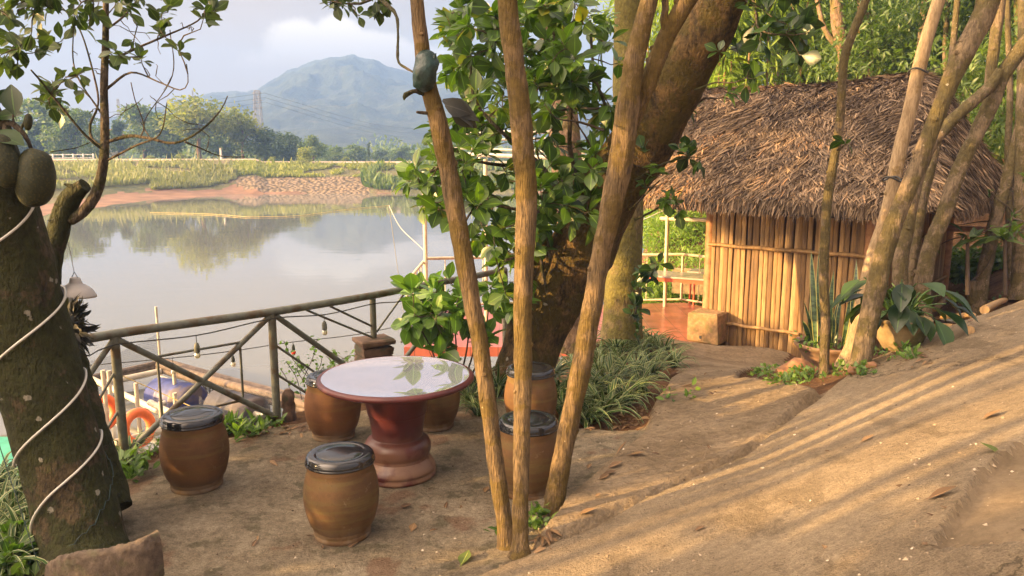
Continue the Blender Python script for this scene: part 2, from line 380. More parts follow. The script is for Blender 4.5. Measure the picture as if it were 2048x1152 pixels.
m = Mt('striped_blade'); u = m.math('ABSOLUTE', m.attr('u')); r_ = m.attr('rnd')
col = m.mix(m.step(u, .62, .80), m.ramp(r_, [(0, (.022, .062, .012)), (1, (.065, .135, .025))]), m.ramp(r_, [(0, (.23, .28, .11)), (1, (.46, .47, .23))]))
m.color(col).rough(.45)
tr = m.N.new('ShaderNodeBsdfTranslucent'); m.L.new(col, tr.inputs[0]); mx = m.N.new('ShaderNodeMixShader'); mx.inputs[0].default_value = .3
m.L.new(m.b.outputs[0], mx.inputs[1]); m.L.new(tr.outputs[0], mx.inputs[2]); m.L.new(mx.outputs[0], m.out.inputs[0]); M['striped'] = m.m
# made things
m = Mt('stool_clay'); n = m.noise(5, 7, .65); z = m.noise(9, 5, .6, (.3, .3, 3))
col = m.ramp(n, [(.3, (.085, .046, .023)), (.7, (.155, .082, .036))]); col = m.mix(m.step(z, .45, .7, 0, .55), col, (.135, .100, .038)); col = m.mix(m.step(m.noise(40, 4, .7), .62, .7, 0, .3), col, (.06, .04, .02))
oi = m.N.new('ShaderNodeObjectInfo'); tint_ = m.ramp(oi.outputs['Random'], [(0, (.85, .95, .95)), (.5, (1.0, 1.0, .9)), (1, (1.15, .92, .80))]); col = m.mix(1, col, tint_, 'MULTIPLY')
mud = m.math('MULTIPLY', m.step(m.sepz()[2], .12, .0), m.step(m.noise(11, 6), .3, .6)); col = m.mix(mud, col, (.17, .125, .08)); col = m.mix(m.step(m.noise(16, 7, .75), .66, .8, 0, .5), col, (.22, .17, .11))
m.color(col).rough(.68).spec(.25).bump(m.noise(60, 4), .25, .003); M['stool'] = m.m
m = Mt('black_glaze'); m.color((.016, .017, .019)).rough(m.step(m.noise(10, 6, .7), .2, .9, .07, .20)).spec(.6); m.b.inputs['Coat Weight'].default_value = .2; m.b.inputs['Coat Roughness'].default_value = .05; M['glaze'] = m.m
m = Mt('red_glaze'); n = m.noise(6, 6); col = m.ramp(n, [(.3, (.048, .010, .010)), (.7, (.095, .021, .020))]); z = m.sepz()[2]
dust = m.math('MULTIPLY', m.step(z, .34, .05), m.step(m.noise(8, 5), .25, .6)); col = m.mix(dust, col, (.20, .115, .070)); m.color(col).rough(m.step(n, .3, .7, .3, .5)).spec(.5); M['redglaze'] = m.m
m = Mt('table_stone'); n = m.noise(7, 8, .7); m.color(m.ramp(n, [(.2, (.40, .41, .50)), (.8, (.48, .49, .58))])).rough(m.step(m.noise(16, 7, .75), .2, .95, .008, .045)).spec(1.0); m.b.inputs['Metallic'].default_value = .5
m.b.inputs['IOR'].default_value = 2.1; m.b.inputs['Coat Weight'].default_value = .6; m.b.inputs['Coat Roughness'].default_value = .03; M['tabletop'] = m.m
M['rail'] = plain('rail_paint', (.115, .122, .095), .55, .25, 18, .25, 0, (.085, .060, .028))
M['brick'] = plain('old_brick', (.12, .075, .05), .95, .45, 14, 1.0, 0, (.05, .05, .03))
M['laterite'] = plain('laterite_block', (.25, .155, .072), .95, .3, 22, .8, 0, (.17, .13, .045))
M['kerb_clay'] = plain('rough_clay', (.105, .078, .055), .95, .35, 30, 1.0, 0, (.10, .085, .05))
m = Mt('bamboo_slat'); r_ = m.attr('rnd'); n = m.noise(6, 6, .7, (3, 3, .4)); n2 = m.noise(60, 4, .6, (3, 3, .08))
col = m.ramp(r_, [(0, (.13, .075, .030)), (.5, (.26, .158, .064)), (1, (.38, .255, .120))]); col = m.mix(.6, col, m.ramp(n, [(.30, (.34, .32, .33)), (.60, (1.15, 1.1, 1.0))]), 'MULTIPLY')
col = m.mix(.5, col, m.ramp(n2, [(.3, (.7, .7, .7)), (.7, (1.2, 1.2, 1.2))]), 'MULTIPLY'); m.color(col).rough(.55).spec(.35).bump(n2, .3, .003); M['bamboo'] = m.m
M['bamboo_post'] = plain('wood_post', (.30, .15, .065), .6, .35, 9, .3)
m = Mt('thatch'); r_ = m.attr('rnd')
col = m.ramp(r_, [(0, (.045, .032, .022)), (.35, (.145, .110, .078)), (.62, (.29, .22, .150)), (.80, (.47, .265, .115)), (1, (.62, .31, .10))])
col = m.mix(.5, col, m.ramp(m.noise(2.2, 5, .6), [(.3, (.50, .49, .50)), (.65, (1.35, 1.25, 1.1))]), 'MULTIPLY'); m.color(col).rough(.85).spec(.15); M['thatch'] = m.m
M['white_metal'] = plain('white_metal', (.62, .60, .52), .5, .12)
M['grey_steel'] = plain('grey_steel', (.22, .22, .22), .6, .12)
M['cream_pipe'] = plain('cream_pipe', (.55, .48, .33), .5, .15)
M['red_metal'] = plain('red_metal', (.50, .10, .04), .5, .15)
m = Mt('red_tile'); s = m.sepz(); 
def grid_line(m, v, size, w):
    f = m.math('FRACT', m.math('DIVIDE', v, size)); return m.step(m.math('ABSOLUTE', m.math('SUBTRACT', f, .5)), .5-w, .5-w*.4)
lines = m.math('MAXIMUM', grid_line(m, s[0], .4, .02), grid_line(m, s[1], .4, .02))
m.color(m.mix(lines, m.ramp(m.noise(3, 5), [(.3, (.27, .075, .050)), (.7, (.40, .125, .085))]), (.12, .05, .04))).rough(.28); M['redtile'] = m.m
M['pale_top'] = plain('pale_top', (.42, .38, .33), .18, .1)
M['pot'] = plain('clay_pot', (.25, .185, .095), .85, .35, 9, .5, 0, (.10, .10, .035))
M['pot_brown'] = plain('brown_pot', (.19, .115, .068), .85, .35, 11, .6, 0, (.12, .10, .05))
M['stone'] = plain('red_stone', (.24, .125, .062), .95, .35, 8, .8)
m = Mt('snake_leaf'); u = m.math('ABSOLUTE', m.attr('u')); n = m.noise(11, 4, .6, (1, 1, 3)); col = m.ramp(n, [(.42, (.016, .040, .018)), (.6, (.055, .105, .045))]); col = m.mix(m.step(u, .72, .85), col, (.36, .34, .10)); m.color(col).rough(.4); M['snake'] = m.m
M['jackfruit'] = None
m = Mt('jackfruit_skin'); v = m.voro(85); col = m.ramp(v, [(.0, (.065, .055, .007)), (.5, (.016, .020, .003))]); col = m.mix(m.step(m.noise(5, 5), .35, .7, 0, .7), col, (.010, .015, .004)); m.color(col).rough(.7).bump(m.math('MULTIPLY', v, -1), .5, .003); M['jackfruit'] = m.m
M['rope_light'] = plain('clear_tube', (.50, .49, .44), .25, .1)
M['shade_metal'] = plain('lamp_enamel', (.40, .38, .36), .45, .1)
M['cable'] = plain('cable', (.03, .03, .028), .6)
M['socket'] = plain('bulb_socket', (.05, .06, .05), .5)
m = Mt('bulb_glass'); m.color((.75, .70, .50)).rough(.12); m.b.inputs['Transmission Weight'].default_value = .5; M['bulb'] = m.m
m = Mt('red_bulb'); m.color((.75, .06, .03)).rough(.2); M['redbulb'] = m.m
M['orchid'] = leafmat('orchid_leaf', (.012, .014, .014), (.035, .038, .034), .5, .1)
M['blue_drum'] = plain('blue_plastic', (.022, .035, .15), .5, .4, 6, .2, 0, (.09, .07, .075))
M['dark_drum'] = plain('grimy_plastic', (.035, .035, .045), .6, .4, 6, .3, 0, (.10, .08, .07))
M['lifebuoy'] = plain('orange_ring', (.80, .17, .04), .5, .15, 8, .2)
M['raft_wood'] = plain('raft_timber', (.13, .10, .08), .9, .35, 10, .6)
M['raft_pole'] = plain('raft_pole', (.46, .42, .33), .6, .2, 10, .3)
M['tarp'] = plain('green_tarp', (.05, .34, .22), .5, .2, 5, .4)
M['yellow_rope'] = plain('yellow_rope', (.55, .42, .14), .8)
M['green_bag'] = plain('green_wrap', (.012, .036, .034), .4, .5, 12, 1.0)
M['bank_red'] = plain('bank_red_soil', (.20, .112, .066), .95, .3, .5, .5)
m = Mt('riprap'); v = m.voro(2.2, stretch=(1, 1, 1.6)); m.color(m.ramp(v, [(0, (.27, .20, .125)), (.45, (.20, .145, .085)), (.7, (.09, .07, .04))])).rough(.95).bump(m.math('MULTIPLY', v, -1), 1, .3); M['riprap'] = m.m
m = Mt('bank_grass'); m.color(m.ramp(m.noise(.35, 8, .7), [(.3, (.075, .085, .025)), (.55, (.15, .145, .050)), (.75, (.20, .135, .09))])).rough(.95).bump(m.noise(2, 6), 1, .4); M['bank_grass'] = m.m
M['far_road'] = plain('far_road', (.40, .32, .22), .95, .2, .5, .2)
m = Mt('mountain_forest'); m.color(m.ramp(m.noise(.06, 10, .72), [(.35, (.018, .034, .020)), (.62, (.055, .080, .035)), (.78, (.10, .105, .05))])).rough(1).bump(m.noise(.12, 8, .7), 1, 6); M['mountain'] = m.m
m = Mt('pond_water'); b = m.noise(.9, 3, .5, (1, 2.2, 1)); b2 = m.noise(.10, 3, .6, (1, 2.5, 1))
m.color((.15, .16, .15)).rough(.015).spec(.5); m.b.inputs['IOR'].default_value = 2.0
m.bump(m.math('ADD', m.math('MULTIPLY', b, .35), m.math('MULTIPLY', b2, 1.0)), .20, .022); M['water'] = m.m
m = Mt('net'); v = m.N.new('ShaderNodeTexVoronoi'); s = m.sepz()
ln = m.math('MAXIMUM', grid_line(m, m.math('ADD', s[0], s[1]), .035, .10), grid_line(m, s[2], .035, .10))
m.color((.05, .055, .06)).rough(.8); tr = m.N.new('ShaderNodeBsdfTransparent'); mx = m.N.new('ShaderNodeMixShader')
m.L.new(m.math('ADD', m.math('MULTIPLY', ln, .6), .12), mx.inputs[0]); m.L.new(tr.outputs[0], mx.inputs[1]); m.L.new(m.b.outputs[0], mx.inputs[2]); m.L.new(mx.outputs[0], m.out.inputs[0]); M['net'] = m.m

# ---------------------------------------------------------------- near land: height function
ctrl = [(-3, 4, 0), (-2.2, 5.2, 0), (-1, 4, 0), (-1, 6, 0), (0, 5.5, 0), (-.1, 4.3, 0), (.6, 5.5, 0), (-1.5, 3, 0), (-2.3, 2.5, 0), (-3.4, 3.4, -.06), (0.2, 6.6, -.03), (-1.1, 6.8, 0),
        (0, 0, .42), (-1, 0, .25), (1, 0, .58), (2, 0, .8), (3, 0, 1.0), (-1.6, 1.4, .05), (-4, 1.5, -.1), (-3, 0, .1), (0, 1.5, .22), (-.8, 1.8, .08), (6, 0, 1.5), (5, 3, 1.2), (-6, 0, .1)]
def cpx(px, py, z): p = P(px, py, z=z); ctrl.append((p.x, p.y, z))
for q in ((1040, 1095, .03), (1290, 890, .06), (1480, 775, .0), (1490, 920, .20), (1640, 800, .33), (1725, 745, .42), (1900, 668, .58), (2048, 612, .70), (1500, 1100, .36), (2040, 880, .78),
          (2040, 1130, .85), (1700, 1000, .52), (1280, 1060, .16), (1170, 1060, .08), (1400, 790, -.02), (1350, 720, -.38), (1400, 702, -.62), (1320, 702, -.5), (1540, 692, -.70),
          (1200, 850, -.02), (1120, 760, -.06), (1250, 665, -.42), (1560, 755, .12), (1650, 752, .26), (1800, 690, .30), (1640, 735, .10), (1895, 602, -.40), (1960, 565, -.1), (2040, 540, .3), (1960, 622, .50)): cpx(*q)
ctrl += [(0.3, 9.2, -.9), (2.9, 11.3, -.76), (4.6, 9.9, -.70), (7.6, 13.6, -.45), (3.8, 9.0, -.6), (6.5, 9.5, -.1), (10, 14, .8), (12, 9, 1.6), (8, 7, 1.25), (5, 22, .0), (9, 22, 2.0), (14, 22, 4.0), (3.5, 17, -1.2), (6, 17, -.4),
         (2, 14, -1.6), (14, 3, 3), (12, 0, 2.6), (16, 14, 3.5), (9, 30, 2), (18, 30, 5)]
CT = np.array(ctrl, float)
def tps_fit(C, lam=.002):
    n = len(C); d = np.linalg.norm(C[:, None, :2]-C[None, :, :2], axis=2); K = np.where(d > 0, d*d*np.log(d+1e-12), 0)+lam*np.eye(n)
    Pm = np.c_[np.ones(n), C[:, :2]]; A = np.zeros((n+3, n+3)); A[:n, :n] = K; A[:n, n:] = Pm; A[n:, :n] = Pm.T
    return np.linalg.solve(A, np.r_[C[:, 2], 0, 0, 0])
TW = tps_fit(CT)
def tps(X, Y):
    X = np.asarray(X, float); Y = np.asarray(Y, float); sh = X.shape; x = X.ravel(); y = Y.ravel(); out = TW[-3]+TW[-2]*x+TW[-1]*y
    for i in range(len(CT)):
        d2 = (x-CT[i, 0])**2+(y-CT[i, 1])**2; out = out+TW[i]*.5*d2*np.log(d2+1e-12)
    return out.reshape(sh)
def sdist(X, Y, poly):
    """signed distance to a polygon, positive inside"""
    poly = np.array(poly, float); x = X.ravel(); y = Y.ravel(); d = np.full(x.shape, 1e9); ins = np.zeros(x.shape, bool)
    for i in range(len(poly)):
        a = poly[i]; b = poly[(i+1) % len(poly)]; ab = b-a; t = np.clip(((x-a[0])*ab[0]+(y-a[1])*ab[1])/(ab@ab), 0, 1)
        d = np.minimum(d, np.hypot(x-a[0]-t*ab[0], y-a[1]-t*ab[1]))
        c = (a[1] > y) != (b[1] > y); xi = a[0]+(y-a[1])/(b[1]-a[1]+1e-12)*(b[0]-a[0]); ins ^= c & (x < xi)
    return np.where(ins, d, -d).reshape(X.shape)
def g0(px, py, z=0.0): p = P(px, py, z=z); return (p.x, p.y)
SHORE = [(-30, -8), (-30, 1), (-12, 2.0), (-7, 3.0), (-4.6, 3.8), (-2.75, 5.28), (-1.9, 6.1), (-1.25, 6.95), (-.45, 8.1), (.15, 9.7), (1.2, 10.9), (2.4, 12.2), (2.8, 15), (3.4, 19), (5, 26), (9, 38), (60, 60), (60, -6)]
ROAD = [g0(925, 1175, .05), g0(1060, 1128, .05), g0(1170, 1085, .08), g0(1330, 1000, .14), g0(1490, 925, .20), g0(1560, 865, .27), g0(1640, 803, .33), g0(1722, 746, .42), g0(1820, 700, .5), g0(1900, 666, .58), g0(1975, 636, .65), g0(2060, 604, .72), (9, 11), (10, 4), (4, -3), (-1.2, -3), (-.75, 2.2)]
PATH = [g0(1055, 1125, .04), g0(1125, 1030, .05), g0(1215, 945, .05), g0(1290, 872, .05), g0(1310, 800, .0), g0(1365, 755, -.2), g0(1330, 708, -.5), g0(1300, 683, -.65), g0(1420, 690, -.7), g0(1590, 690, -.7), g0(1540, 722, -.4), g0(1480, 742, -.1), g0(1480, 770, 0), g0(1550, 790, .1), g0(1640, 800, .3), g0(1490, 925, .2), g0(1330, 1000, .14), g0(1170, 1085, .08)]
PATIO = [(-2.55, 2.3), (-2.62, 3.3), (-2.45, 4.5), (-2.3, 5.1), (-1.75, 5.55), (-1.2, 5.95), (-.55, 6.25), (.0, 6.35), g0(1010, 800), g0(1120, 850), g0(1290, 868), g0(1290, 890), g0(1125, 1030), g0(1055, 1125), g0(925, 1175), (-.8, 2.4), (-1.6, 1.2), (-2.6, 1.2)]
LOWER = [g0(2062, 892, .75), g0(2040, 925, .75), g0(1990, 962, .74), g0(1955, 1000, .72), g0(1930, 1055, .70), g0(1895, 1100, .68), g0(1860, 1190, .66), (4, 0), (9, 2), (9, 5)]
def fbm(X, Y, f, o=4, seed=0):
    """cheap value noise, numpy"""
    out = np.zeros(X.shape); amp = 1; tot = 0
    for k in range(o):
        x = X*f+seed*17.3+k*5.1; y = Y*f-seed*9.7+k*3.3; xi = np.floor(x).astype(int); yi = np.floor(y).astype(int); fx = x-xi; fy = y-yi; fx = fx*fx*(3-2*fx); fy = fy*fy*(3-2*fy)
        def h(a, b): n = (a*374761393+b*668265263+k*1274126177+seed*974634777) & 0x7fffffff; n = (n ^ (n >> 13))*1274126177 & 0x7fffffff; return (n & 0xffff)/65535.0
        out += amp*((h(xi, yi)*(1-fx)+h(xi+1, yi)*fx)*(1-fy)+(h(xi, yi+1)*(1-fx)+h(xi+1, yi+1)*fx)*fy); tot += amp; amp *= .5; f *= 2.03
    return out/tot-.5
def sstep(a, b, x): t = np.clip((x-a)/(b-a), 0, 1); return t*t*(3-2*t)
def height(X, Y, full=False):
    X = np.asarray(X, float); Y = np.asarray(Y, float)
    wob = .10*fbm(X, Y, 2.2, 4, 3)
    dr = sdist(X, Y, ROAD)+wob; dp = sdist(X, Y, PATH)+wob*.6; dt = sdist(X, Y, PATIO)+wob*.5; ds = sdist(X, Y, SHORE)+.25*fbm(X, Y, .9, 3, 5)
    Z = tps(X, Y)
    rough = .05*fbm(X, Y, 1.3, 4, 1)
    inside = np.maximum(np.maximum(dr, dp), dt)
    Z = Z-.045*sstep(.02, -.10, inside)+rough*sstep(.05, -.3, inside)*1.6
    Z += .070*sstep(-.015, .035, dr)*sstep(.0, .3, X+1.5)+.012*fbm(X, Y, 2.0, 3, 8)
    Z += .085*sstep(-.015, .035, dp)*(1-sstep(-.02, .05, dr))*(1+1.0*fbm(X, Y, 1.6, 3, 9))*(1-sstep(6.8, 8.5, Y))
    Z += (.012*np.abs(fbm(X*.6+Y*.8, Y*.6-X*.8, 3.1, 4, 13))+.014*fbm(X, Y, 4.5, 4, 14))*(1-sstep(-.02, .2, dr)*.75)*(1-.6*sstep(0, .3, dt))
    Z += .010*fbm(X, Y, 7, 3, 4)+.006*fbm(X, Y, 22, 3, 6)
    Z = np.where(ds < .15, Z-3.2*sstep(.15, -1.7, ds)-.5*sstep(0, -3, ds), Z)
    dl = sdist(X, Y, LOWER)+wob*.5; Z = Z-.055*sstep(-.012, .03, dl)
    return (Z, dr, dp, dt, ds, dl) if full else Z
def hz(x, y): return float(height(np.array([[x]]), np.array([[y]]))[0, 0])
def hgt(xy): xy = np.asarray(xy, float); return height(xy[:, 0], xy[:, 1])
def ground_at(px, py):
    d = ray(px, py); ts = np.concatenate([np.arange(1.5, 14, .04), np.arange(14, 40, .2)])
    X = d.x*ts; Y = d.y*ts; Z = EYE+d.z*ts; H = height(X, Y); k = np.argmax(Z < H)
    return Vector((X[k], Y[k], H[k]))

xs = np.unique(np.round(np.concatenate([np.arange(-30, -8, 1.), np.arange(-8, -3.2, .12), np.arange(-3.2, 5.2, .032), np.arange(5.2, 10, .12), np.arange(10, 40, .8)]), 4))
ys = np.unique(np.round(np.concatenate([np.arange(-6, 1.2, .25), np.arange(1.2, 8.2, .032), np.arange(8.2, 14, .10), np.arange(14, 60, .8)]), 4))
GX, GY = np.meshgrid(xs, ys, indexing='ij')
GZ, DR, DP, DT, DS, DL = height(GX, GY, True)
nx, ny = GX.shape
idx = np.arange(nx*ny).reshape(nx, ny)
quads = np.stack([idx[:-1, :-1], idx[1:, :-1], idx[1:, 1:], idx[:-1, 1:]], -1).reshape(-1, 4)
def cen(A): return (.25*(A[:-1, :-1]+A[1:, :-1]+A[1:, 1:]+A[:-1, 1:])).ravel()
cr_, cp_, ct_ = cen(DR), cen(DP), cen(DT); cz_ = cen(GZ)
isr = cr_ > 0; isp = (cp_ > 0) & ~isr; isp |= ~isr & (cr_ > -.14) & ((cp_ > -.22) | (ct_ > -.22)) & (ct_ < .0); ist = ((ct_ > 0) | ((ct_ > -.16) & (cp_ > -.16))) & ~isr & ~isp
AV = np.stack([GX, GY, GZ], -1).reshape(-1, 3)
def sub(mask, name, mat):
    q = quads[mask]; u, inv = np.unique(q, return_inverse=True); g = G(); g.add(AV[u], inv.reshape(-1, 4)); o = g.build(name, mat, attrs=False); return tag(o, kind='structure')
isl = (cen(DL) > 0) & isr; isr2 = isr & ~isl; sub(isr2, 'concrete_road', M['road']); sub(isl, 'lower_concrete', M['ramp']); sub(isp, 'concrete_path', M['path']); sub(ist, 'patio', M['patio'])
sub(~isr & ~isp & ~ist & (cz_ > -4.5), 'ground', M['dirt'])

WATER = -2.2
g = G(); g.add([(-700, -60, WATER), (700, -60, WATER), (700, 95, WATER), (-700, 95, WATER)], [(0, 1, 2, 3)]); tag(g.build('pond_water', M['water'], attrs=False), kind='structure')

# ---------------------------------------------------------------- far bank
shore_px = [(-1500, 640), (-700, 560), (-200, 480), (60, 442), (130, 428), (200, 417), (300, 403), (400, 394), (480, 388), (600, 387), (740, 387), (960, 385), (1300, 386), (2100, 392), (3600, 400)]
def shore_t(px): return np.interp(px, [q[0] for q in shore_px], [P(q[0], q[1], z=WATER).y/ray(q[0], q[1]).y for q in shore_px])
YR = 97.0     # distance of the dam road
def bank_h(f, px):
    """height across the bank: f=0 waterline, 1 = road edge"""
    flat = np.interp(px, [-200, 100, 440, 520], [.32, .32, .22, .0])
    s = np.clip((f-flat)/(1-flat), 0, 1)
    return WATER-.06+ (.32)*np.clip(f/np.maximum(flat, .02), 0, 1)*(flat > .01) + .0*(1-(flat > .01)) + (3.0)*s**.9
cols = np.arange(-1500, 3600, 14.); fr = np.concatenate([[-.12, -.04], np.linspace(0, 1, 40)])
BX = np.zeros((len(cols), len(fr)+6)); BY = BX.copy(); BZ = BX.copy()
for i, c in enumerate(cols):
    d = ray(c, 400); t0 = shore_t(c)*(d.y); a = d.x/d.y
    y0 = t0; y1 = max(YR, t0+14)
    for j, f in enumerate(fr):
        y = y0+(y1-y0)*f; BX[i, j] = a*y; BY[i, j] = y; BZ[i, j] = bank_h(f, c) if f >= 0 else WATER-.15-.5*abs(f)*8
    zt = bank_h(1, c)
    for k, (dy, dz) in enumerate(((.5, .12), (4.5, .16), (5, .05), (9, -1.2), (60, -1.5), (900, -1.5))):
        BX[i, len(fr)+k] = a*(y1+dy); BY[i, len(fr)+k] = y1+dy; BZ[i, len(fr)+k] = zt+dz
BZ[:, :len(fr)] += .18*fbm(BX[:, :len(fr)], BY[:, :len(fr)], .35, 4, 2)
fcol = np.concatenate([fr, [2]*6])
n1, n2_ = BX.shape; id2 = np.arange(n1*n2_).reshape(n1, n2_)
q2 = np.stack([id2[:-1, :-1], id2[1:, :-1], id2[1:, 1:], id2[:-1, 1:]], -1).reshape(-1, 4)
FC = np.repeat(((fcol[:-1]+fcol[1:])/2)[None], n1-1, 0).ravel(); PC = np.repeat(((cols[:-1]+cols[1:])/2)[:, None], n2_-1, 1).ravel()
JC = np.repeat(np.arange(n2_-1)[None], n1-1, 0).ravel(); BV = np.stack([BX, BY, BZ], -1).reshape(-1, 3)
nzc = fbm(BV[q2[:, 0], 0], BV[q2[:, 0], 1], .25, 3, 11)
redw = np.interp(PC, [-300, 90, 200, 470, 520, 3600], [.22, .22, .31, .27, .02, .01])
red = (FC < redw+nzc*.16) & (FC < 1.5); rip = (PC > 470+nzc*60) & (PC < 745+nzc*60) & (FC < .44+nzc*.2) & ~red
roadm = (JC >= len(fr)-1) & (JC <= len(fr)+1)
def sub2(mask, name, mat):
    q = q2[mask]; u, inv = np.unique(q, return_inverse=True); g = G(); g.add(BV[u], inv.reshape(-1, 4)); return tag(g.build(name, mat, attrs=False), kind='structure')
sub2(red, 'shore_soil', M['bank_red']); sub2(rip, 'stone_embankment', M['riprap']); sub2(roadm, 'dam_road', M['far_road']); sub2(~red & ~rip & ~roadm, 'far_bank', M['bank_grass'])
def bank_point(px, f):
    d = ray(px, 400); a = d.x/d.y; y0 = shore_t(px)*d.y; y1 = np.maximum(YR, y0+14); y = y0+(y1-y0)*f; return a*y, y, bank_h(f, px)
# reeds and scrub on the bank
def blades_on_bank(n, plo, phi, flo, fhi, hlo, hhi, width, mat, name, seed):
    r = np.random.default_rng(seed); px = r.uniform(plo, phi, n); f = r.uniform(flo, fhi, n)
    a = (px-1024)/F/ (cp+sp_*(176/F)); y0 = np.array([shore_t(p) for p in px])*ray(0, 400).y; y1 = np.maximum(YR, y0+14); y = y0+(y1-y0)*f; x = a*y
    z = np.array([float(bank_h(ff, pp)) for ff, pp in zip(f, px)])+.1
    cl = fbm(x, y, .22, 3, seed)+.5-1.2*np.maximum(0, sstep(phi-28, phi+6, px+60*fbm(x, y, .3, 3, 5)))*(phi < 1000)-1.0*np.maximum(0, 1-sstep(plo-6, plo+26, px+60*fbm(x, y, .3, 3, 6)))*(plo > 290)
    keep = cl > .40; pos = np.stack([x, y, z], 1)[keep]; k = len(pos); h = r.uniform(hlo, hhi, k)*(0.15+1.6*cl[keep])*(1+1.2*(r.random(k) < .03))
    D = np.stack([r.normal(0, .22, k), r.normal(0, .22, k), np.ones(k)], 1); Nn = np.stack([r.normal(0, 1, k), -np.ones(k)*1.0, r.normal(0, .1, k)], 1)
    g = G(); S = np.stack([h, h*0+width*r.uniform(.6, 1.5, k), h*.5], 1); scatter(g, BLADE_C, pos, D, Nn, S, np.clip(.5*r.random(k)+1.6*(fbm(x[keep], y[keep], .12, 3, seed+9)+.5)-.45, 0, 1)); o = g.build(name, mat); return tag(o, kind='stuff')
BLADE_C = leaf_tpl((.5, .8, .6, .05), .25, .05)
blades_on_bank(15000, -260, 485, .42, .86, .25, .75, .12, M['reed'], 'reed_bed', 21)
blades_on_bank(3500, 300, 475, .30, .5, .2, .5, .1, M['reed'], 'shore_grass', 22)
blades_on_bank(9000, 440, 800, .46, .90, .15, .4, .14, M['leaf_far_yellow'], 'bank_weeds', 23)
blades_on_bank(10000, 722, 1300, .08, .88, .35, .8, .17, M['leaf_far'], 'bank_scrub', 24)

# ---------------------------------------------------------------- mountain
prof = [(-1400, 285), (-300, 280), (60, 275), (150, 262), (215, 243), (260, 232), (300, 222), (350, 212), (400, 197), (450, 186), (500, 184), (535, 182), (570, 160), (610, 137), (650, 124), (690, 118), (725, 119), (762, 127), (800, 141), (830, 149), (865, 158), (900, 154), (950, 149), (1000, 160), (1060, 172), (1150, 180), (1250, 190), (1400, 225), (1700, 245), (2300, 265), (3400, 285)]
MD = 760.0
cl = np.arange(-900, 2900, 5.); vr = np.linspace(0, 1.12, 80)
CP, VR = np.meshgrid(cl, vr, indexing='ij')
crest = np.interp(cl, [q[0] for q in prof], [q[1] for q in prof]); crest = (305-crest)/F*MD/0.985
crest = crest+2.2*np.array([mnoise.noise(Vector((c*.03, 0, 0)))+.5*mnoise.noise(Vector((c*.11, 3, 0))) for c in cl])
AA = (CP-1024)/F/cp; YY = 330+(MD-330)*VR; XX = AA*YY
sh = np.where(VR <= 1, VR**1.25, 1-(VR-1)*1.2)
rid = 1-np.abs(fbm(XX, YY, .012, 5, 31))*4.2; rid2 = fbm(XX, YY, .05, 4, 33)
amp = np.sin(np.clip(VR, 0, 1)*math.pi)**.8
ZZ = crest[:, None]*sh*(1+amp*.50*(rid-.55))+amp*5.5*rid2+crest[:, None]*0
ZZ = ZZ+EYE-2.5
g = G(); na, nb = ZZ.shape; ii = np.arange(na*nb).reshape(na, nb)
g.add(np.stack([XX, YY, ZZ], -1).reshape(-1, 3), np.stack([ii[:-1, :-1], ii[1:, :-1], ii[1:, 1:], ii[:-1, 1:]], -1).reshape(-1, 4)); tag(g.build('mountain', M['mountain'], attrs=False), kind='structure')

# ---------------------------------------------------------------- far trees
def crown_mesh(seed, w, h, n, shape, mat_leaf, leaf=.55, limbs=7, openn=.0, lean=0):
    """returns (trunk_mesh, crown_mesh); tree of height h, crown width w, base at 0"""
    r = np.random.default_rng(seed); g = G(); tr = G()
    trunk_h = h*shape.get('trunk', .3)
    tube(tr, [(0, 0, -.6), (0.02*h, 0, trunk_h*.5), (lean, .0, trunk_h), (lean*1.3, 0, h*.8)], [w*.035, w*.028, w*.02, w*.006], 7)
    cl_ = []
    k = shape.get('clumps', 12)
    for i in range(k):
        a = r.uniform(0, 6.28); f = (i+.5)/k; zz = trunk_h+(h-trunk_h)*f*.93
        prof_ = shape['prof'](f); rr = w*.5*prof_*r.uniform(.25, .8); c = np.array((lean+math.cos(a)*rr, math.sin(a)*rr, zz)); cs = w*.5*r.uniform(.28, .5)*(0.5+.6*prof_)
        cl_.append((c, cs)); tube(tr, [(lean*.8, 0, max(trunk_h*.8, zz-h*.22)), tuple((c+np.array((lean, 0, zz)))*.5-np.array((0, 0, h*.05))), tuple(c)], [w*.014, w*.009, w*.003], 5)
    per = n//k
    for c, cs in cl_:
        d = norm(r.normal(0, 1, (per, 3))); rad = cs*(r.random(per)**.35)*(1+.25*r.normal(0, 1, per)); pos = c+d*rad[:, None]*np.array((1.15, 1.15, .62))
        D = norm(d+r.normal(0, .7, (per, 3))+np.array((0, 0, -.2))); Nn = norm(d*.6+r.normal(0, .5, (per, 3))+np.array((0, 0, .6)))
        cr0 = np.clip(.5+.22*r.normal()+.22*r.normal(0, 1, per), 0, 1)
        scatter(g, LEAF_SMALL, pos, D, Nn, leaf*r.uniform(.6, 1.4, per), cr0)
    return tr, g
broad = dict(trunk=.28, clumps=14, prof=lambda f: math.sin(min(1, f*.9+.25)*math.pi*.93)**.6)
tall = dict(trunk=.35, clumps=13, prof=lambda f: .75-.45*f+.25*math.sin(f*9))
umb = dict(trunk=.5, clumps=11, prof=lambda f: .45+.65*f)
cyp = dict(trunk=.06, clumps=16, prof=lambda f: (1-f)**.5*.6+.15)
bushy = dict(trunk=.05, clumps=10, prof=lambda f: .9-.5*f)
PROTO = {}
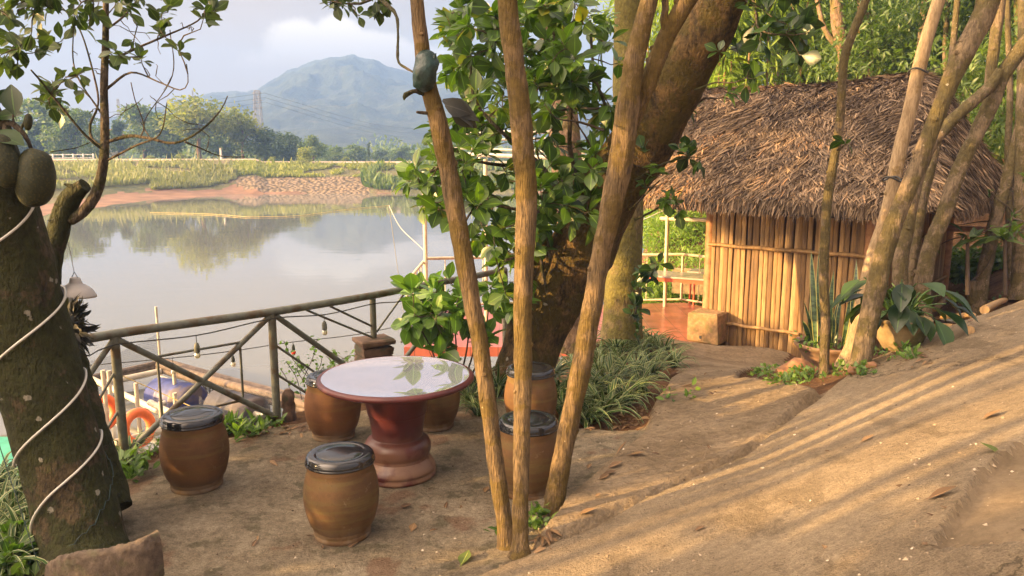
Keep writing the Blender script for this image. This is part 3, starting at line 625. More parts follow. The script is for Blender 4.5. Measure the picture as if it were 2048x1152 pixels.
for nm, args in dict(broad=(41, 10, 9.5, 3400, broad, 'leaf_far'), broad_two=(42, 11, 9, 3400, broad, 'leaf_far_dark'), tall=(43, 7, 11, 2800, tall, 'leaf_far'), umbrella=(44, 10, 10, 2200, umb, 'leaf_far_yellow'),
                     cypress=(45, 2.2, 8, 1400, cyp, 'leaf_far_dark'), bush=(46, 5, 3.6, 1800, bushy, 'leaf_far_yellow')).items():
    s, w, h, n, shp, lm = args
    tr, cg = crown_mesh(s, w, h, n, shp, lm, .56 if nm not in ('bush', 'cypress') else .26, lean=0)
    t_ = thing('tree_proto', None, None); a = tr.build('trunk', M['twig'] if nm != 'umbrella' else M['bark_back'], t_); b = cg.build('crown', M[lm], t_)
    PROTO[nm] = (t_, a, b, w, h)
used_proto = set()
def far_tree(kind, px, ytop, ybase, depth, label, name='broadleaf_tree', cat='tree', group='trees beyond the dam road', wscale=1.0, rz=None):
    t_, a, b, w, h = PROTO[kind]; d = ray(px, ybase); base = P(px, ybase, y=depth)
    H = (P(px, ytop, y=depth).z-base.z); s = H/h
    if kind not in used_proto: used_proto.add(kind); o = t_; o.name = name; kids = (a, b)
    else:
        o = t_.copy(); COL.objects.link(o); o.name = name; kids = []
        for c in (a, b): c2 = c.copy(); COL.objects.link(c2); c2.parent = o; c2.name = c.name.split('.')[0]
    o.location = base; o.scale = (s*wscale, s*wscale, s); o.rotation_euler = (0, 0, random.uniform(0, 6.28) if rz is None else rz)
    tag(o, label, cat, group)
FT = [('broad_two', 30, 235, 340, 112, 'broad dark green tree at the left end of the far treeline, behind the jackfruits', 1.1),
      ('broad', 105, 200, 335, 116, 'wide tall tree with soft blue green crown right behind the white bridge railing', 1.35),
      ('broad', 160, 222, 335, 110, 'rounded tree just right of the tallest one behind the white bridge railing', 1.0),
      ('broad_two', 200, 262, 335, 108, 'low dark tree at the right end of the white bridge railing', .9),
      ('tall', 240, 240, 330, 122, 'slim pale tree right of the thin bare jackfruit stem', 1.0),
      ('broad', 292, 212, 330, 128, 'bright green tree with pointed top between bare twigs', 1.2),
      ('broad_two', 335, 232, 330, 118, 'mid green tree in the dip between the pointed tree and the umbrella shaped one', 1.1),
      ('umbrella', 402, 205, 330, 106, 'tall flat topped tree with pale forked trunk beside the white post', 1.25),
      ('broad_two', 452, 238, 330, 118, 'dark tree filling in right of the flat topped tree', 1.2),
      ('umbrella', 488, 224, 330, 110, 'olive tree with bare grey twigs below the lattice tower', .95),
      ('broad_two', 530, 258, 330, 112, 'dark rounded tree sloping down at the right foot of the lattice tower', 1.3),
      ('broad_two', 575, 268, 330, 116, 'low dark tree behind the lone bright bush on the dam', 1.3),
      ('broad', 628, 272, 330, 128, 'small pointed tree rising just right above the lone bush', .9),
      ('broad', 672, 294, 330, 150, 'low hazy tree between the lone bush and the cypress', 1.5),
      ('broad', 712, 290, 330, 150, 'hazy rounded tree directly left of the cypress', 1.4),
      ('broad_two', 762, 300, 330, 160, 'low hazy tree directly right of the cypress', 1.5),
      ('broad', 805, 294, 330, 158, 'hazy tree left of the thin steel pole', 1.5),
      ('broad', 850, 296, 330, 160, 'hazy tree behind the thin steel pole', 1.6),
      ('broad', 905, 290, 330, 158, 'hazy tree seen through the gap right of the first slender trunk', 1.6),
      ('broad_two', 965, 292, 330, 155, 'hazy tree seen through leaves left of the middle slender trunk', 1.6)]
for k, px, yt, yb, dep, lab, ws in FT: far_tree(k, px, yt, yb, dep, lab, wscale=ws)
far_tree('cypress', 738, 282, 330, 140, 'narrow dark cypress standing up from the hazy treeline under the peak', 'cypress_tree', wscale=1.0)
far_tree('bush', 612, 296, 338, 97, 'lone bright green bush growing on the dam edge above the stone embankment', 'bush', 'bush', 'bushes along the dam', 1.1)
for i, (px, yt, dep) in enumerate(((365, 308, 104), (300, 312, 103), (545, 314, 104), (460, 316, 103), (690, 314, 112), (800, 316, 110))):
    far_tree('bush', px, yt, 331, dep, ['yellowish bush at the foot of the flat topped tree', 'low bush left of the white post beneath the pointed tree', 'small bush left of the lone bright bush, by the dam road', 'small bush under the olive twiggy tree', 'low bush on the dam left of the cypress', 'low bush on the dam near the steel pole'][i], 'bush', 'bush', 'bushes along the dam', 1.4)
# woods further back
g = G(); r = np.random.default_rng(5)
for i in range(110):
    px = r.uniform(-400, 1500); dep = r.uniform(170, 300); top = r.uniform(2.5, 6.5)*dep/200; c = np.array(P(px, 305, y=dep)); c[2] = -1+top*.45
    n = 150; d = norm(r.normal(0, 1, (n, 3))); pos = c+d*np.array((dep*.028, dep*.02, top*.6))*(r.random((n, 1))**.3)
    scatter(g, LEAF_SMALL, pos, norm(d+r.normal(0, .6, (n, 3))), norm(d+r.normal(0, .4, (n, 3))+np.array((0, 0, .5))), 1.3*r.uniform(.6, 1.4, n), np.clip(r.random()*.5+r.random(n)*.5, 0, 1))
tag(g.build('distant_woods', M['leaf_far']), kind='stuff')

# lattice tower, masts, posts, bridge railing, houses
def lattice(name, px, ytop, ybase, dep, wtop, wbot, label, cat='pylon', arms=True):
    b = P(px, ybase, y=dep); top = P(px, ytop, y=dep).z; h = top-b.z; o = thing(name, label, cat, b); g = G(); r_ = .10 if arms else .05
    cor = lambda f, i: Vector((b.x+(-1, 1, 1, -1)[i]*(wbot+(wtop-wbot)*f)/2, b.y+(-1, -1, 1, 1)[i]*(wbot+(wtop-wbot)*f)/2, b.z+h*f))
    n = 10
    for i in range(4):
        bar(g, cor(0, i), cor(1, i), r_, 4)
        for k in range(n):
            f0, f1 = k/n, (k+1)/n; bar(g, cor(f0, i), cor(f1, (i+1) % 4), r_*.6, 4); bar(g, cor(f0, (i+1) % 4), cor(f1, i), r_*.6, 4); bar(g, cor(f1, i), cor(f1, (i+1) % 4), r_*.6, 4)
    g.build('lattice_frame', M['grey_steel'], o)
    if arms:
        for f in (.72, .84, .96):
            g = G(); c = b+Vector((0, 0, h*f))
            for s in (-1, 1): bar(g, c, c+Vector((s*wtop*1.15, 0, -.1)), .09, 4); bar(g, c+Vector((0, 0, h*.04)), c+Vector((s*wtop*1.15, 0, -.1)), .06, 4)
            g.build('cross_arm', M['grey_steel'], o)
    return o
lattice('pylon', 520, 181, 300, 235, 1.3, 2.6, 'tall steel lattice power pylon rising above the trees before the mountain')
lattice('radio_mast', 243, 198, 290, 260, .5, 1.0, 'thin lattice mast left in the far treeline beside the bare stem', 'mast', False)
lattice('radio_mast', 392, 180, 290, 330, .3, .7, 'very thin mast with side spikes above the flat topped tree', 'mast', False)
b = P(443, 327, y=99); o = thing('marker_post', 'short white post standing on the dam road below the pylon', 'post', b)
g = G(); tube(g, [(b.x, b.y, b.z-.3), (b.x, b.y, b.z+1.75)], [.14, .13], 8); g.build('shaft', M['white_metal'], o)
g = G(); tube(g, [(b.x, b.y, b.z+1.75), (b.x, b.y, b.z+1.9)], [.17, .12], 8); g.build('cap', M['far_road'], o)
A0 = P(-60, 330, y=100); B0 = P(188, 327, y=104); o = thing('bridge_railing', 'white railing with three bars along the little bridge on the dam', 'railing', A0)
dv = B0-A0; n = 13
for hh in (.35, .75, 1.15):
    g = G(); bar(g, A0+Vector((0, 0, hh)), B0+Vector((0, 0, hh)), .06, 6); g.build('bar', M['white_metal'], o)
for i in range(n):
    c = A0+dv*(i/(n-1)); g = G(); box(g, c+Vector((0, 0, .6)), (.16, .16, 1.35)); g.build('post', M['white_metal'], o)
for px, w, col_, lab in ((222, 4, 'redtile', 'small house with red roof showing among the trees by the bare stem'), ):
    b = P(px, 300, y=170); o = thing('house', lab, 'house', b); g = G(); box(g, b+Vector((0, 0, .8)), (w, 4, 4)); g.build('wall', M['cream_pipe'], o)
    g = G(); z0 = b.z+2.8; V = [(b.x-w*.6, b.y-2.3, z0), (b.x+w*.6, b.y-2.3, z0), (b.x+w*.6, b.y+2.3, z0), (b.x-w*.6, b.y+2.3, z0), (b.x-w*.6, b.y, z0+1.5), (b.x+w*.6, b.y, z0+1.5)]
    g.add(V, [(0, 1, 5, 4), (2, 3, 4, 5), (3, 2, 1, 0)]); g.add(V, [(0, 4, 3), (1, 2, 5)]); g.build('roof', M['red_metal'], o, smooth=False)
for i, (ya, yb) in enumerate(((0, 0), (.8, .9), (1.6, 1.8))):
    p0 = P(520, 186, y=235)+Vector((1.3, 0, -ya*1.6)); p1 = P(900, 262, y=330)+Vector((0, 0, -yb*2)); p2 = P(-200, 225, y=200)+Vector((0, 0, -yb*2))
    g = G()
    for q in (p1, p2): mid = (p0+q)/2+Vector((0, 0, -3.0)); tube(g, [p0, mid, q], .045, 4, 12)
    tag(g.build('power_line', M['cable']), ['uppermost power line running down right from the pylon', 'middle power line running down right from the pylon', 'lowest power line running down right from the pylon'][i], 'power line', 'power lines at the pylon')

# ---------------------------------------------------------------- stools and table
def stool_build():
    t = thing('barrel_stool', None, None)
    prof = [(.0, .0), (.118, 0), (.124, .006), (.126, .016), (.124, .024), (.1225, .028), (.125, .034), (.128, .042), (.1265, .046), (.130, .052)]
    for k in range(1, 14):
        f = k/14; prof.append((.130+.0385*math.sin(math.pi*(f*.86+.07))**1.0-.003,   .052+f*.290))
    g = G(); lathe(g, prof+[(.1505, .343), (.148, .346)], seg=56); g.build('barrel', M['stool'], t)
    g = G(); lathe(g, [(.148, .345), (.1520, .346), (.1528, .350), (.1515, .354), (.1500, .3555), (.1512, .358), (.1500, .364), (.1475, .372), (.1435, .380), (.139, .384), (.133, .3875), (.126, .388), (.104, .388), (.103, .3872), (.1015, .3872), (.1005, .388), (.05, .388), (.0, .388)], seg=56); g.build('seat_top', M['glaze'], t)
    return t
st0 = stool_build(); st_first = True
SCALE_ST = 1.19
for px, py, lab in ((686, 1066, 'brown barrel stool with black glazed top standing frontmost, in front of the table'),
                    (395, 976, 'brown barrel stool with sky bright top standing alone beside the railing, left of the table'),
                    (668, 872, 'reddish barrel stool tucked half under the left edge of the table'),
                    (868, 851, 'dark barrel stool mostly hidden behind the right edge of the table top'),
                    (1061, 852, 'orange barrel stool behind the slender trunks at the edge of the spider plants'),
                    (1056, 985, 'orange barrel stool standing right behind the middle slender trunk')):
    if st_first: o = st0; st_first = False
    else:
        o = st0.copy(); COL.objects.link(o)
        for c in list(st0.children): c2 = c.copy(); COL.objects.link(c2); c2.parent = o
    p = P(px, py, z=0.0); o.location = (p.x, p.y, hz(p.x, p.y)-.004); o.rotation_euler = (0, 0, random.uniform(0, 6)); o.scale = (SCALE_ST*1.0,)*3
    tag(o, lab, 'stool', 'barrel stools round the table')
tp = P(797, 944, z=0); tb = thing('round_table', 'round table with shiny dark red rimmed top and turned maroon pedestal', 'table', (tp.x, tp.y, hz(tp.x, tp.y)-.003))
g = G(); lathe(g, [(0, 0), (.232, 0), (.238, .008), (.238, .022), (.228, .034), (.232, .042), (.236, .052), (.234, .062), (.222, .085), (.205, .105), (.200, .115), (.196, .12)], (0, 0, 0), 64); g.build('base', M['redglaze'], tb, local=False)
g = G(); lathe(g, [(.195, .119), (.198, .124), (.192, .130), (.200, .145), (.208, .170), (.208, .200), (.196, .228), (.176, .245), (.160, .252), (.156, .257), (.160, .264), (.158, .27), (.166, .33), (.178, .40), (.180, .403), (.184, .408), (.183, .415), (.186, .42), (.196, .48), (.21, .54), (.235, .575), (.27, .592)], (0, 0, 0), 64); g.build('pedestal', M['redglaze'], tb, local=False)
g = G(); lathe(g, [(.26, .592), (.40, .600), (.455, .606), (.475, .613), (.484, .622), (.485, .632), (.480, .641), (.468, .646), (.455, .6465)], (0, 0, 0), 96); g.build('rim', M['redglaze'], tb, local=False)
g = G(); lathe(g, [(.4555, .6467), (.44, .6445), (.3, .6445), (0, .6445)], (0, 0, 0), 96); g.build('tabletop', M['tabletop'], tb, local=False)

# ---------------------------------------------------------------- railing
RTOP = [P(60, 706, z=.83), P(130, 690, z=.83), P(228, 668, z=.83), P(543, 624, z=.82), P(745, 591, z=.82), P(850, 570, z=.82), P(930, 556, z=.82), P(1010, 540, z=.80)]
rl = thing('metal_railing', 'grey green pipe railing with crossed braces at the pond edge of the patio', 'railing', (-1.8, 5.8, 0))
pu = G(); tube(pu, RTOP, .031, 12, .1, .03); pu.build('top_rail', M['rail'], rl)
def rp(i, z): v = RTOP[i].copy(); v.z = z; return v
for i, z0, r_ in ((2, -.08, .030), (3, -.05, .030), (4, .42, .026), (7, -.6, .03), (0, -.4, .03)):
    g = G(); tube(g, [rp(i, z0), rp(i, .81)], r_, 10, .1, .04); g.build('post', M['rail'], rl)
def between(i, f, z): a = RTOP[i]; b = RTOP[i+1]; v = a+(b-a)*f; v.z = z; return v
def xbrace(i, zb=.02, off=.0):
    for s in (0, 1):
        g = G(); a = between(i, .03, .79 if s == 0 else zb); b = between(i, .97, zb if s == 0 else .79); e = Vector((.012, .012, 0))*(1 if s else -1); tube(g, [a+e, b+e], .0215, 10, .12, .04); g.build('cross_brace', M['rail'], rl)
xbrace(2, .03)
g = G(); tube(g, [between(2, .46, .02), between(2, 1.0, .015)], .026, 10, .1, .03); g.build('bottom_rail', M['rail'], rl)
# thin inner frame bars between post one and two
def inner(i, a, b):
    g = G(); tube(g, [between(i, *a), between(i, *b)], .0095, 8); g.build('inner_bar', M['rail'], rl)
inner(2, (.20, .63), (.80, .63)); inner(2, (.22, .19), (.78, .19)); inner(2, (.235, .60), (.235, .21)); inner(2, (.765, .60), (.765, .21))
inner(1, (.2, .28), (1, .60)); inner(1, (.2, .05), (1, .33)); 
g = G(); tube(g, [between(1, .1, .5), between(1, .97, .79)], .02, 10); g.build('cross_brace', M['rail'], rl)
g = G(); tube(g, [between(3, .03, .79), between(3, .97, .05)], .0215, 10, .12, .04); g.build('cross_brace', M['rail'], rl)
inner(3, (.02, .56), (.70, .02)); inner(3, (.02, .33), (.45, .0)); inner(3, (.32, .79), (.99, .46)); inner(3, (.55, .79), (1.0, .55))
g = G(); tube(g, [between(6, .0, .79), between(4, .35, .10)], .02, 10); g.build('cross_brace', M['rail'], rl)
inner(4, (.05, .50), (.60, .79)); inner(4, (.5, .35), (1., .79)); inner(5, (.1, .3), (.9, .79))
# piers at the railing
p = rp(4, 0); o = thing('brick_pier', 'low crumbling brick pier carrying the third railing post', 'pier', (p.x, p.y, -.05))
g = G(); 
for k in range(6): box(g, (p.x+random.uniform(-.008, .008), p.y, -.02+k*.075), (.26, .25, .071), .5+random.uniform(-.04, .04), random.random(), .008, .003)
g.build('brick_stack', M['brick'], o, smooth=False)
g = G(); box(g, (p.x, p.y, .433), (.29, .28, .045), .5, .5, .008, .004); g.build('cap_stone', M['brick'], o, smooth=False)
p = rp(3, 0)+Vector((.075, .06, 0)); g = G(); tube(g, [(p.x, p.y, -.1), (p.x, p.y, .1), (p.x, p.y, .17), (p.x, p.y, .20)], [.055, .052, .045, .025], 12, .03, .35, freq=14); tag(g.build('concrete_stub', M['brick']), 'rough dark stone stub behind the foot of the second railing post', 'stone')

# ---------------------------------------------------------------- string of bulbs
def hang_bulb(sl, c, mat, drop=.10, big=False):
    g = G(); bar(g, c, c-Vector((0, 0, drop)), .003, 5); cb = g.build('drop_wire', M['cable'], sl)
    q = c-Vector((0, 0, drop)); r_ = 1.25 if big else 1
    g = G(); lathe(g, [(.0, 0), (.008, -.002), (.012*r_, -.012), (.016*r_, -.03), (.016*r_, -.055*r_), (.014, -.06*r_)], q, 12); so = g.build('socket', M['socket'] if not big else M['rail'], sl)
    g = G(); z0 = -.056*r_; lathe(g, [(.012, z0), (.020, z0-.012), (.022, z0-.026), (.016, z0-.040), (.0, z0-.046)], q, 12); g.build('bulb', mat, sl)
sl = thing('string_lights', 'cable of hanging light bulbs running along under the railing top', 'string lights', (-1.5, 6, .7))
pts = [RTOP[i]+Vector((.02, -.05, -.06)) for i in range(1, 7)]; pts[2] += Vector((0, 0, .02))
cabl = []
for i in range(len(pts)-1): cabl += [pts[i], (pts[i]+pts[i+1])/2-Vector((0, 0, .03))]
cabl.append(pts[-1]); g = G(); tube(g, cabl, .0045, 6, .08); g.build('cable', M['cable'], sl)
for px, py, bigd in ((390, 650, 1), (647, 610, 1), (822, 577, 1)):
    j = min(range(len(RTOP)), key=lambda k: 0); 
    # nearest point on the cable
    Cc, _ = catmull(cabl, [0]*len(cabl), .02); d = ray(px, py)
    best = min(Cc, key=lambda c: abs(c[0]/c[1]-d.x/d.y)); hang_bulb(sl, Vector(best), M['bulb'] if px != 822 else M['bulb'], .05, True)
s2 = thing('string_lights', 'lower cable with small white and red bulbs hanging beyond the railing', 'string lights', (-1.5, 6.6, .4))
lowc = [P(130, 735, t=6.3), P(345, 716, t=6.5), P(465, 702, t=6.8), P(586, 684, t=7.2), P(720, 668, t=7.6), P(850, 640, t=8.0), P(925, 620, t=8.2)]
g = G(); tube(g, lowc, .004, 6, .1); g.build('cable', M['cable'], s2)
for i, mt in ((1, 'bulb'), (2, 'bulb'), (3, 'redbulb')): hang_bulb(s2, lowc[i], M[mt], .04 if i != 3 else .02)

# ---------------------------------------------------------------- lamp, rope light, jackfruits
lp = P(152, 584, t=4.5); o = thing('hanging_lamp', 'grey enamel bell shaped lamp shade hanging from the tree over the water', 'lamp', lp)
o.rotation_euler = (0, 0, 0)
prof = [(.0, .085), (.022, .084), (.026, .078), (.031, .055), (.034, .050), (.050, .040), (.075, .018), (.088, -.010), (.092, -.022), (.090, -.022), (.085, -.010), (.07, .012), (.04, .034), (.02, .05)]
g = G(); lathe(g, prof, (0, 0, 0), 40)
V = np.concatenate(g.V); V[:, 2] += -V[:, 0]*.10; V[:, 0] *= 1.0+.2*(V[:, 0] > 0); g.V = [V]; g.build('lamp_shade', M['shade_metal'], o, local=False)
g = G(); q = Vector((0, 0, .08)); bar(g, (-.018, 0, .082), (0, 0, .115), .0022, 5); bar(g, (.018, 0, .082), (0, 0, .115), .0022, 5); g.build('hook', M['cable'], o, local=False)
g = G(); tube(g, [(0, 0, .115), (-.008, 0, .20), (-.022, 0, .32)], .0018, 5); g.build('cord', M['shade_metal'], o, local=False)

# ---------------------------------------------------------------- trunk builder from picture measurements
def trunk_pts(L):
    """(px, py, width_px, t) -> points and radii"""
    return [P(a, b, t=t) for a, b, w, t in L], [w*.5/F*t for a, b, w, t in L]
def interp_t(L, t0, t1):
    n = len(L); return [(a, b, w, t0+(t1-t0)*((L[0][1]-b)/(L[0][1]-L[-1][1]))) for a, b, w in L]

def whorl(g, tip, axis, n, size, r, T=LEAF_JACK, spread=.9, light=.5):
    axis = np.array(axis, float); axis /= np.linalg.norm(axis)+1e-9
    a = r.uniform(0, 6.28)+np.arange(n)*2.4; ref = np.array((0, 0, 1.)) if abs(axis[2]) < .9 else np.array((1., 0, 0))
    x = np.cross(axis, ref); x /= np.linalg.norm(x); y = np.cross(axis, x)
    el = r.uniform(.15, spread, n)
    D = np.cos(el)[:, None]*axis*r.uniform(.3, 1, (n, 1))+np.sin(el)[:, None]*(np.cos(a)[:, None]*x+np.sin(a)[:, None]*y)*1.5+r.normal(0, .18, (n, 3))+np.array((0, 0, -.10))
    Nn = np.array((0, 0, .9))+r.normal(0, .45, (n, 3))+axis*.5
    pos = np.array(tip)-axis*r.uniform(0, .05, (n, 1)); s = size*r.uniform(.55, 1.2, n)
    scatter(g, T, pos, D, Nn, np.stack([s, s*r.uniform(.8, 1.05, n), s], 1), np.clip(r.random(n)*.85+light*.15, 0, 1))
def twigs(nodes, tips, gt, r, r0=.006, r1=.0022, sag=.06):
    """grow each tip from the nearest node; tips become nodes in turn. returns growth axis per tip"""
    nodes = [np.array(n_, float) for n_ in nodes]; rest = [np.array(t_, float) for t_ in tips]; axes = []; order = []
    while rest:
        A = np.array(nodes); B = np.array(rest); d = np.linalg.norm(A[:, None]-B[None], axis=2); i, j = np.unravel_index(np.argmin(d), d.shape)
        a, b = nodes[i], rest.pop(j); L = d[i, j]
        mid1 = a+(b-a)*.35+r.normal(0, .06, 3)*L; mid2 = a+(b-a)*.72+r.normal(0, .06, 3)*L-np.array((0, 0, sag*L))
        C, _ = tube(gt, [a, mid1, mid2, b], [r0*(1 if L > .5 else .7), r0*.75, r1*1.3, r1], 6, .06)
        nodes += [C[len(C)//3], C[2*len(C)//3], b]; axes.append(b-mid2); order.append(b)
    return order, axes
def tips_in(regions, r, tlo, thi):
    out = []
    for cx, cy, rx, ry, n in regions:
        for _ in range(n):
            a = r.uniform(0, 6.28); q = math.sqrt(r.random()); out.append(P(cx+rx*q*math.cos(a), cy+ry*q*math.sin(a), t=r.uniform(tlo, thi)))
    return out

# --- the near jackfruit tree at the left
r = np.random.default_rng(101)
b0 = ground_at(165, 1108)
jt = thing('jackfruit_tree', 'thick mossy jackfruit tree leaning left with clear tube light wound round it', 'tree', (b0.x, b0.y, b0.z))
L = [(176, 1150, 185, 3.85), (168, 1085, 158, 3.92), (140, 980, 150, 3.95), (108, 860, 152, 3.95), (72, 740, 160, 3.92), (38, 620, 165, 3.88), (8, 500, 168, 3.82), (-22, 400, 160, 3.75), (-70, 260, 150, 3.65), (-130, 100, 140, 3.55), (-190, -60, 130, 3.45), (-260, -260, 110, 3.3)]
pts, rd = trunk_pts(L); LT_C, LT_R = catmull(pts, rd, .03)
g = G(); tube(g, pts, rd, 40, .03, .07, freq=5); g.build('trunk', M['bark_moss'], jt)
L = [(222, 1020, 84, 4.25), (206, 960, 80, 4.3), (172, 856, 80, 4.35), (128, 730, 84, 4.4), (100, 660, 88, 4.4), (82, 600, 84, 4.4), (84, 545, 72, 4.4), (106, 500, 44, 4.4), (122, 440, 42, 4.4), (142, 395, 38, 4.4), (170, 370, 28, 4.38)]
pts, rd = trunk_pts(L); g = G(); tube(g, pts, rd, 26, .03, .12, freq=9)
for k, (px, py) in enumerate(((108, 408), (96, 440), (128, 368), (134, 372), (98, 470))):
    q = P(px+16, py+6, t=4.36); tube(g, [q, P(px, py, t=4.34)], [.018, .004], 6, .02, .5, freq=30)
g.build('second_stem', M['bark_moss'], jt)
L2 = [(140, 442, 20, 4.4), (165, 425, 22, 4.4), (190, 392, 22, 4.4), (205, 340, 19, 4.4), (210, 270, 17, 4.4), (208, 180, 15, 4.4), (211, 90, 13, 4.4), (212, 0, 11, 4.4), (215, -120, 9, 4.4)]
pts, rd = trunk_pts(L2); g = G(); UPC, _ = tube(g, pts, rd, 14, .04, .06, freq=14)
br = [[(213, 284, 8), (260, 272, 7), (300, 277, 6), (350, 286, 5), (400, 262, 4), (440, 222, 3), (455, 192, 2)], [(370, 284, 4), (400, 296, 3), (440, 312, 2), (490, 314, 2)],
      [(212, 322, 5), (270, 292, 4), (320, 268, 3), (334, 205, 2)], [(213, 126, 6), (270, 98, 5), (330, 72, 4), (395, 42, 3), (420, 10, 3)], [(213, 178, 6), (262, 145, 4), (320, 165, 3), (360, 180, 2.5), (376, 165, 2), (373, 128, 2)],
      [(204, 292, 7), (185, 280, 6), (180, 250, 5), (196, 210, 4), (190, 160, 4), (160, 60, 3), (120, 10, 3)], [(206, 300, 6), (170, 270, 5), (120, 210, 5), (80, 160, 4), (62, 140, 3)], [(212, 60, 5), (250, 30, 4), (290, -20, 3)],
      [(280, 276, 3), (288, 250, 2.5), (270, 200, 2), (262, 165, 2)], [(300, 277, 3), (290, 240, 2), (345, 150, 2), (340, 60, 2)], [(180, 285, 2), (150, 296, 2), (100, 304, 2)], [(206, 232, 4), (150, 140, 3), (148, 40, 2), (148, -20, 2)]]
nodes = []
for b_ in br:
    pts, rd = trunk_pts([(x, y, w, 4.4+.35*(i/len(b_))*(1 if k_ % 2 else -1)) for k_ in [br.index(b_)] for i, (x, y, w) in enumerate(b_)]); C, _ = tube(g, pts, rd, 7, .04, .15, freq=20); nodes += [tuple(c) for c in C[3::4]]
nodes += [tuple(c) for c in UPC[len(UPC)//2::4]]
g.build('upper_stem', M['wood_old'], jt)
gt = G(); gl = G()
reg = [(30, 30, 60, 45, 9), (15, 100, 40, 40, 5), (75, 70, 30, 30, 3), (150, 25, 45, 30, 5), (165, 55, 25, 25, 2), (95, 95, 20, 20, 2), (150, 155, 25, 18, 3), (250, 15, 40, 22, 4), (330, 50, 22, 18, 3), (345, 12, 30, 15, 2), (420, 25, 20, 22, 4), (360, 82, 12, 12, 1), (245, 100, 28, 16, 3), (295, 112, 18, 10, 1), (98, 170, 16, 14, 2), (105, 205, 26, 26, 4), (20, 115, 28, 22, 4), (60, 10, 60, 20, 6), (200, -20, 120, 20, 8), (40, -40, 100, 40, 10), (310, -30, 100, 20, 6)]
tips = tips_in(reg, r, 4.1, 4.75); order, axes = twigs(nodes, tips, gt, r, .005, .002)
for t_, a_ in zip(order, axes): whorl(gl, t_, a_, int(r.integers(5, 9)), .098, r, light=0)
# bare twigs
bare = tips_in([(310, 170, 40, 50, 6), (270, 230, 30, 40, 4), (340, 220, 40, 30, 4), (300, 90, 40, 30, 4), (180, 110, 30, 50, 5), (400, 250, 50, 30, 4), (250, 60, 40, 40, 4), (190, 220, 20, 30, 3), (370, 60, 40, 30, 3)], r, 4.2, 4.7)
twigs(nodes, bare, gt, r, .0035, .0014, -.05)
gt.build('twigs', M['wood_old'], jt); gl.build('foliage', M['leaf_left'], jt)
# fruits with stalks and the big leaves round them
def fruit(px, py, w, h, t, tilt, dark=0):
    c = P(px, py, t=t); a = w*.5/F*t; b_ = h*.5/F*t; g = G(); n, s = 26, 36; V = []; rt = Matrix.Rotation(tilt, 3, 'Y')
    for i in range(n+1):
        th = math.pi*i/n
        for k in range(s):
            ph = 2*math.pi*k/s; rr = a*max(0, math.sin(th))**.85; v = Vector((rr*math.cos(ph), rr*math.sin(ph), b_*math.cos(th))); v *= 1+.06*mnoise.noise(v*14)
            V.append(tuple(c+rt@v))
    g.add(V, [(i*s+k, (i+1)*s+k, (i+1)*s+(k+1) % s, i*s+(k+1) % s) for i in range(n) for k in range(s)]); return g.build('jackfruit', M['jackfruit'], jt), c
f1, c1 = fruit(70, 356, 76, 116, 3.62, R(8)); tag(f1, label='large egg shaped jackfruit with warty yellow green skin')
f2, c2 = fruit(8, 322, 62, 108, 3.55, R(-10)); tag(f2, label='darker jackfruit half cut off by the trunk')
f3, c3 = fruit(56, 244, 16, 34, 3.6, R(10)); tag(f3, label='small brownish young jackfruit')
g = G()
tube(g, [P(-40, 300, t=3.7), P(10, 246, t=3.62), P(48, 268, t=3.6), P(64, 302, t=3.62)], [.02, .016, .010, .008], 8, .03, .2); tube(g, [P(10, 246, t=3.62), P(8, 275, t=3.56)], [.012, .008], 8); tube(g, [P(40, 262, t=3.6), P(56, 228, t=3.6)], [.006, .004], 6)
tube(g, [P(30, 258, t=3.6), P(26, 236, t=3.6), P(30, 200, t=3.6)], [.006, .005, .004], 6); g.build('fruit_stalk', M['wood_old'], jt)
g = G(); 
scatter(g, LEAF_JACK, np.array([P(33, 242, t=3.58), P(-20, 240, t=3.6), P(-35, 262, t=3.55), P(-18, 222, t=3.66)]), np.array([(-.12, 0, 1), (.7, .1, .25), (.95, -.15, -.18), (.5, .1, .8)]), np.array([(.15, -1, .1), (0, -.7, .7), (.1, -.45, .9), (-.3, -.8, .3)]), np.array([.165, .14, .20, .13]), np.array([.2, .5, .8, .3])); g.build('fruit_leaves', M['leaf_dark'], jt)
# orchid clump on the second stem
oc = P(148, 650, t=4.3); o = thing('orchid_clump', 'dark shrivelled orchid clump growing on the second stem above the railing', 'plant', oc); g = G(); n = 130
d = norm(r.normal(0, 1, (n, 3))*np.array((1, .7, 1.3))+np.array((.5, -.3, .1))); pos = np.array(oc)+d*np.array((.06, .06, .13))*r.uniform(.4, 1, (n, 1)); scatter(g, LEAF_LONG, pos, d+np.array((.4, 0, .2)), r.normal(0, 1, (n, 3)), .075*r.uniform(.5, 1.3, n)); g.build('leaves', M['orchid'], o)
g = G(); tube(g, [P(135, 600, t=4.36), P(142, 640, t=4.32), P(158, 690, t=4.34)], [.03, .06, .03], 12, .02, .5, freq=18); g.build('root_mass', M['orchid'], o)
# clear tube light spiral round the leaning trunk
rope = thing('tube_light', 'clear plastic tube light wound in loops round the leaning jackfruit trunk', 'light', (b0.x, b0.y, .8)); g = G()
Tn = norm(np.gradient(LT_C, axis=0)); total = len(LT_C); sp = []
ycs = [P(0, 0, t=1)]
def frame(i):
    T_ = Tn[i]; v = LT_C[i]-np.array((0, 0, EYE)); v = v-T_*np.dot(v, T_); v = v/np.linalg.norm(v); return -v, np.cross(T_, -v)   # toward camera, side
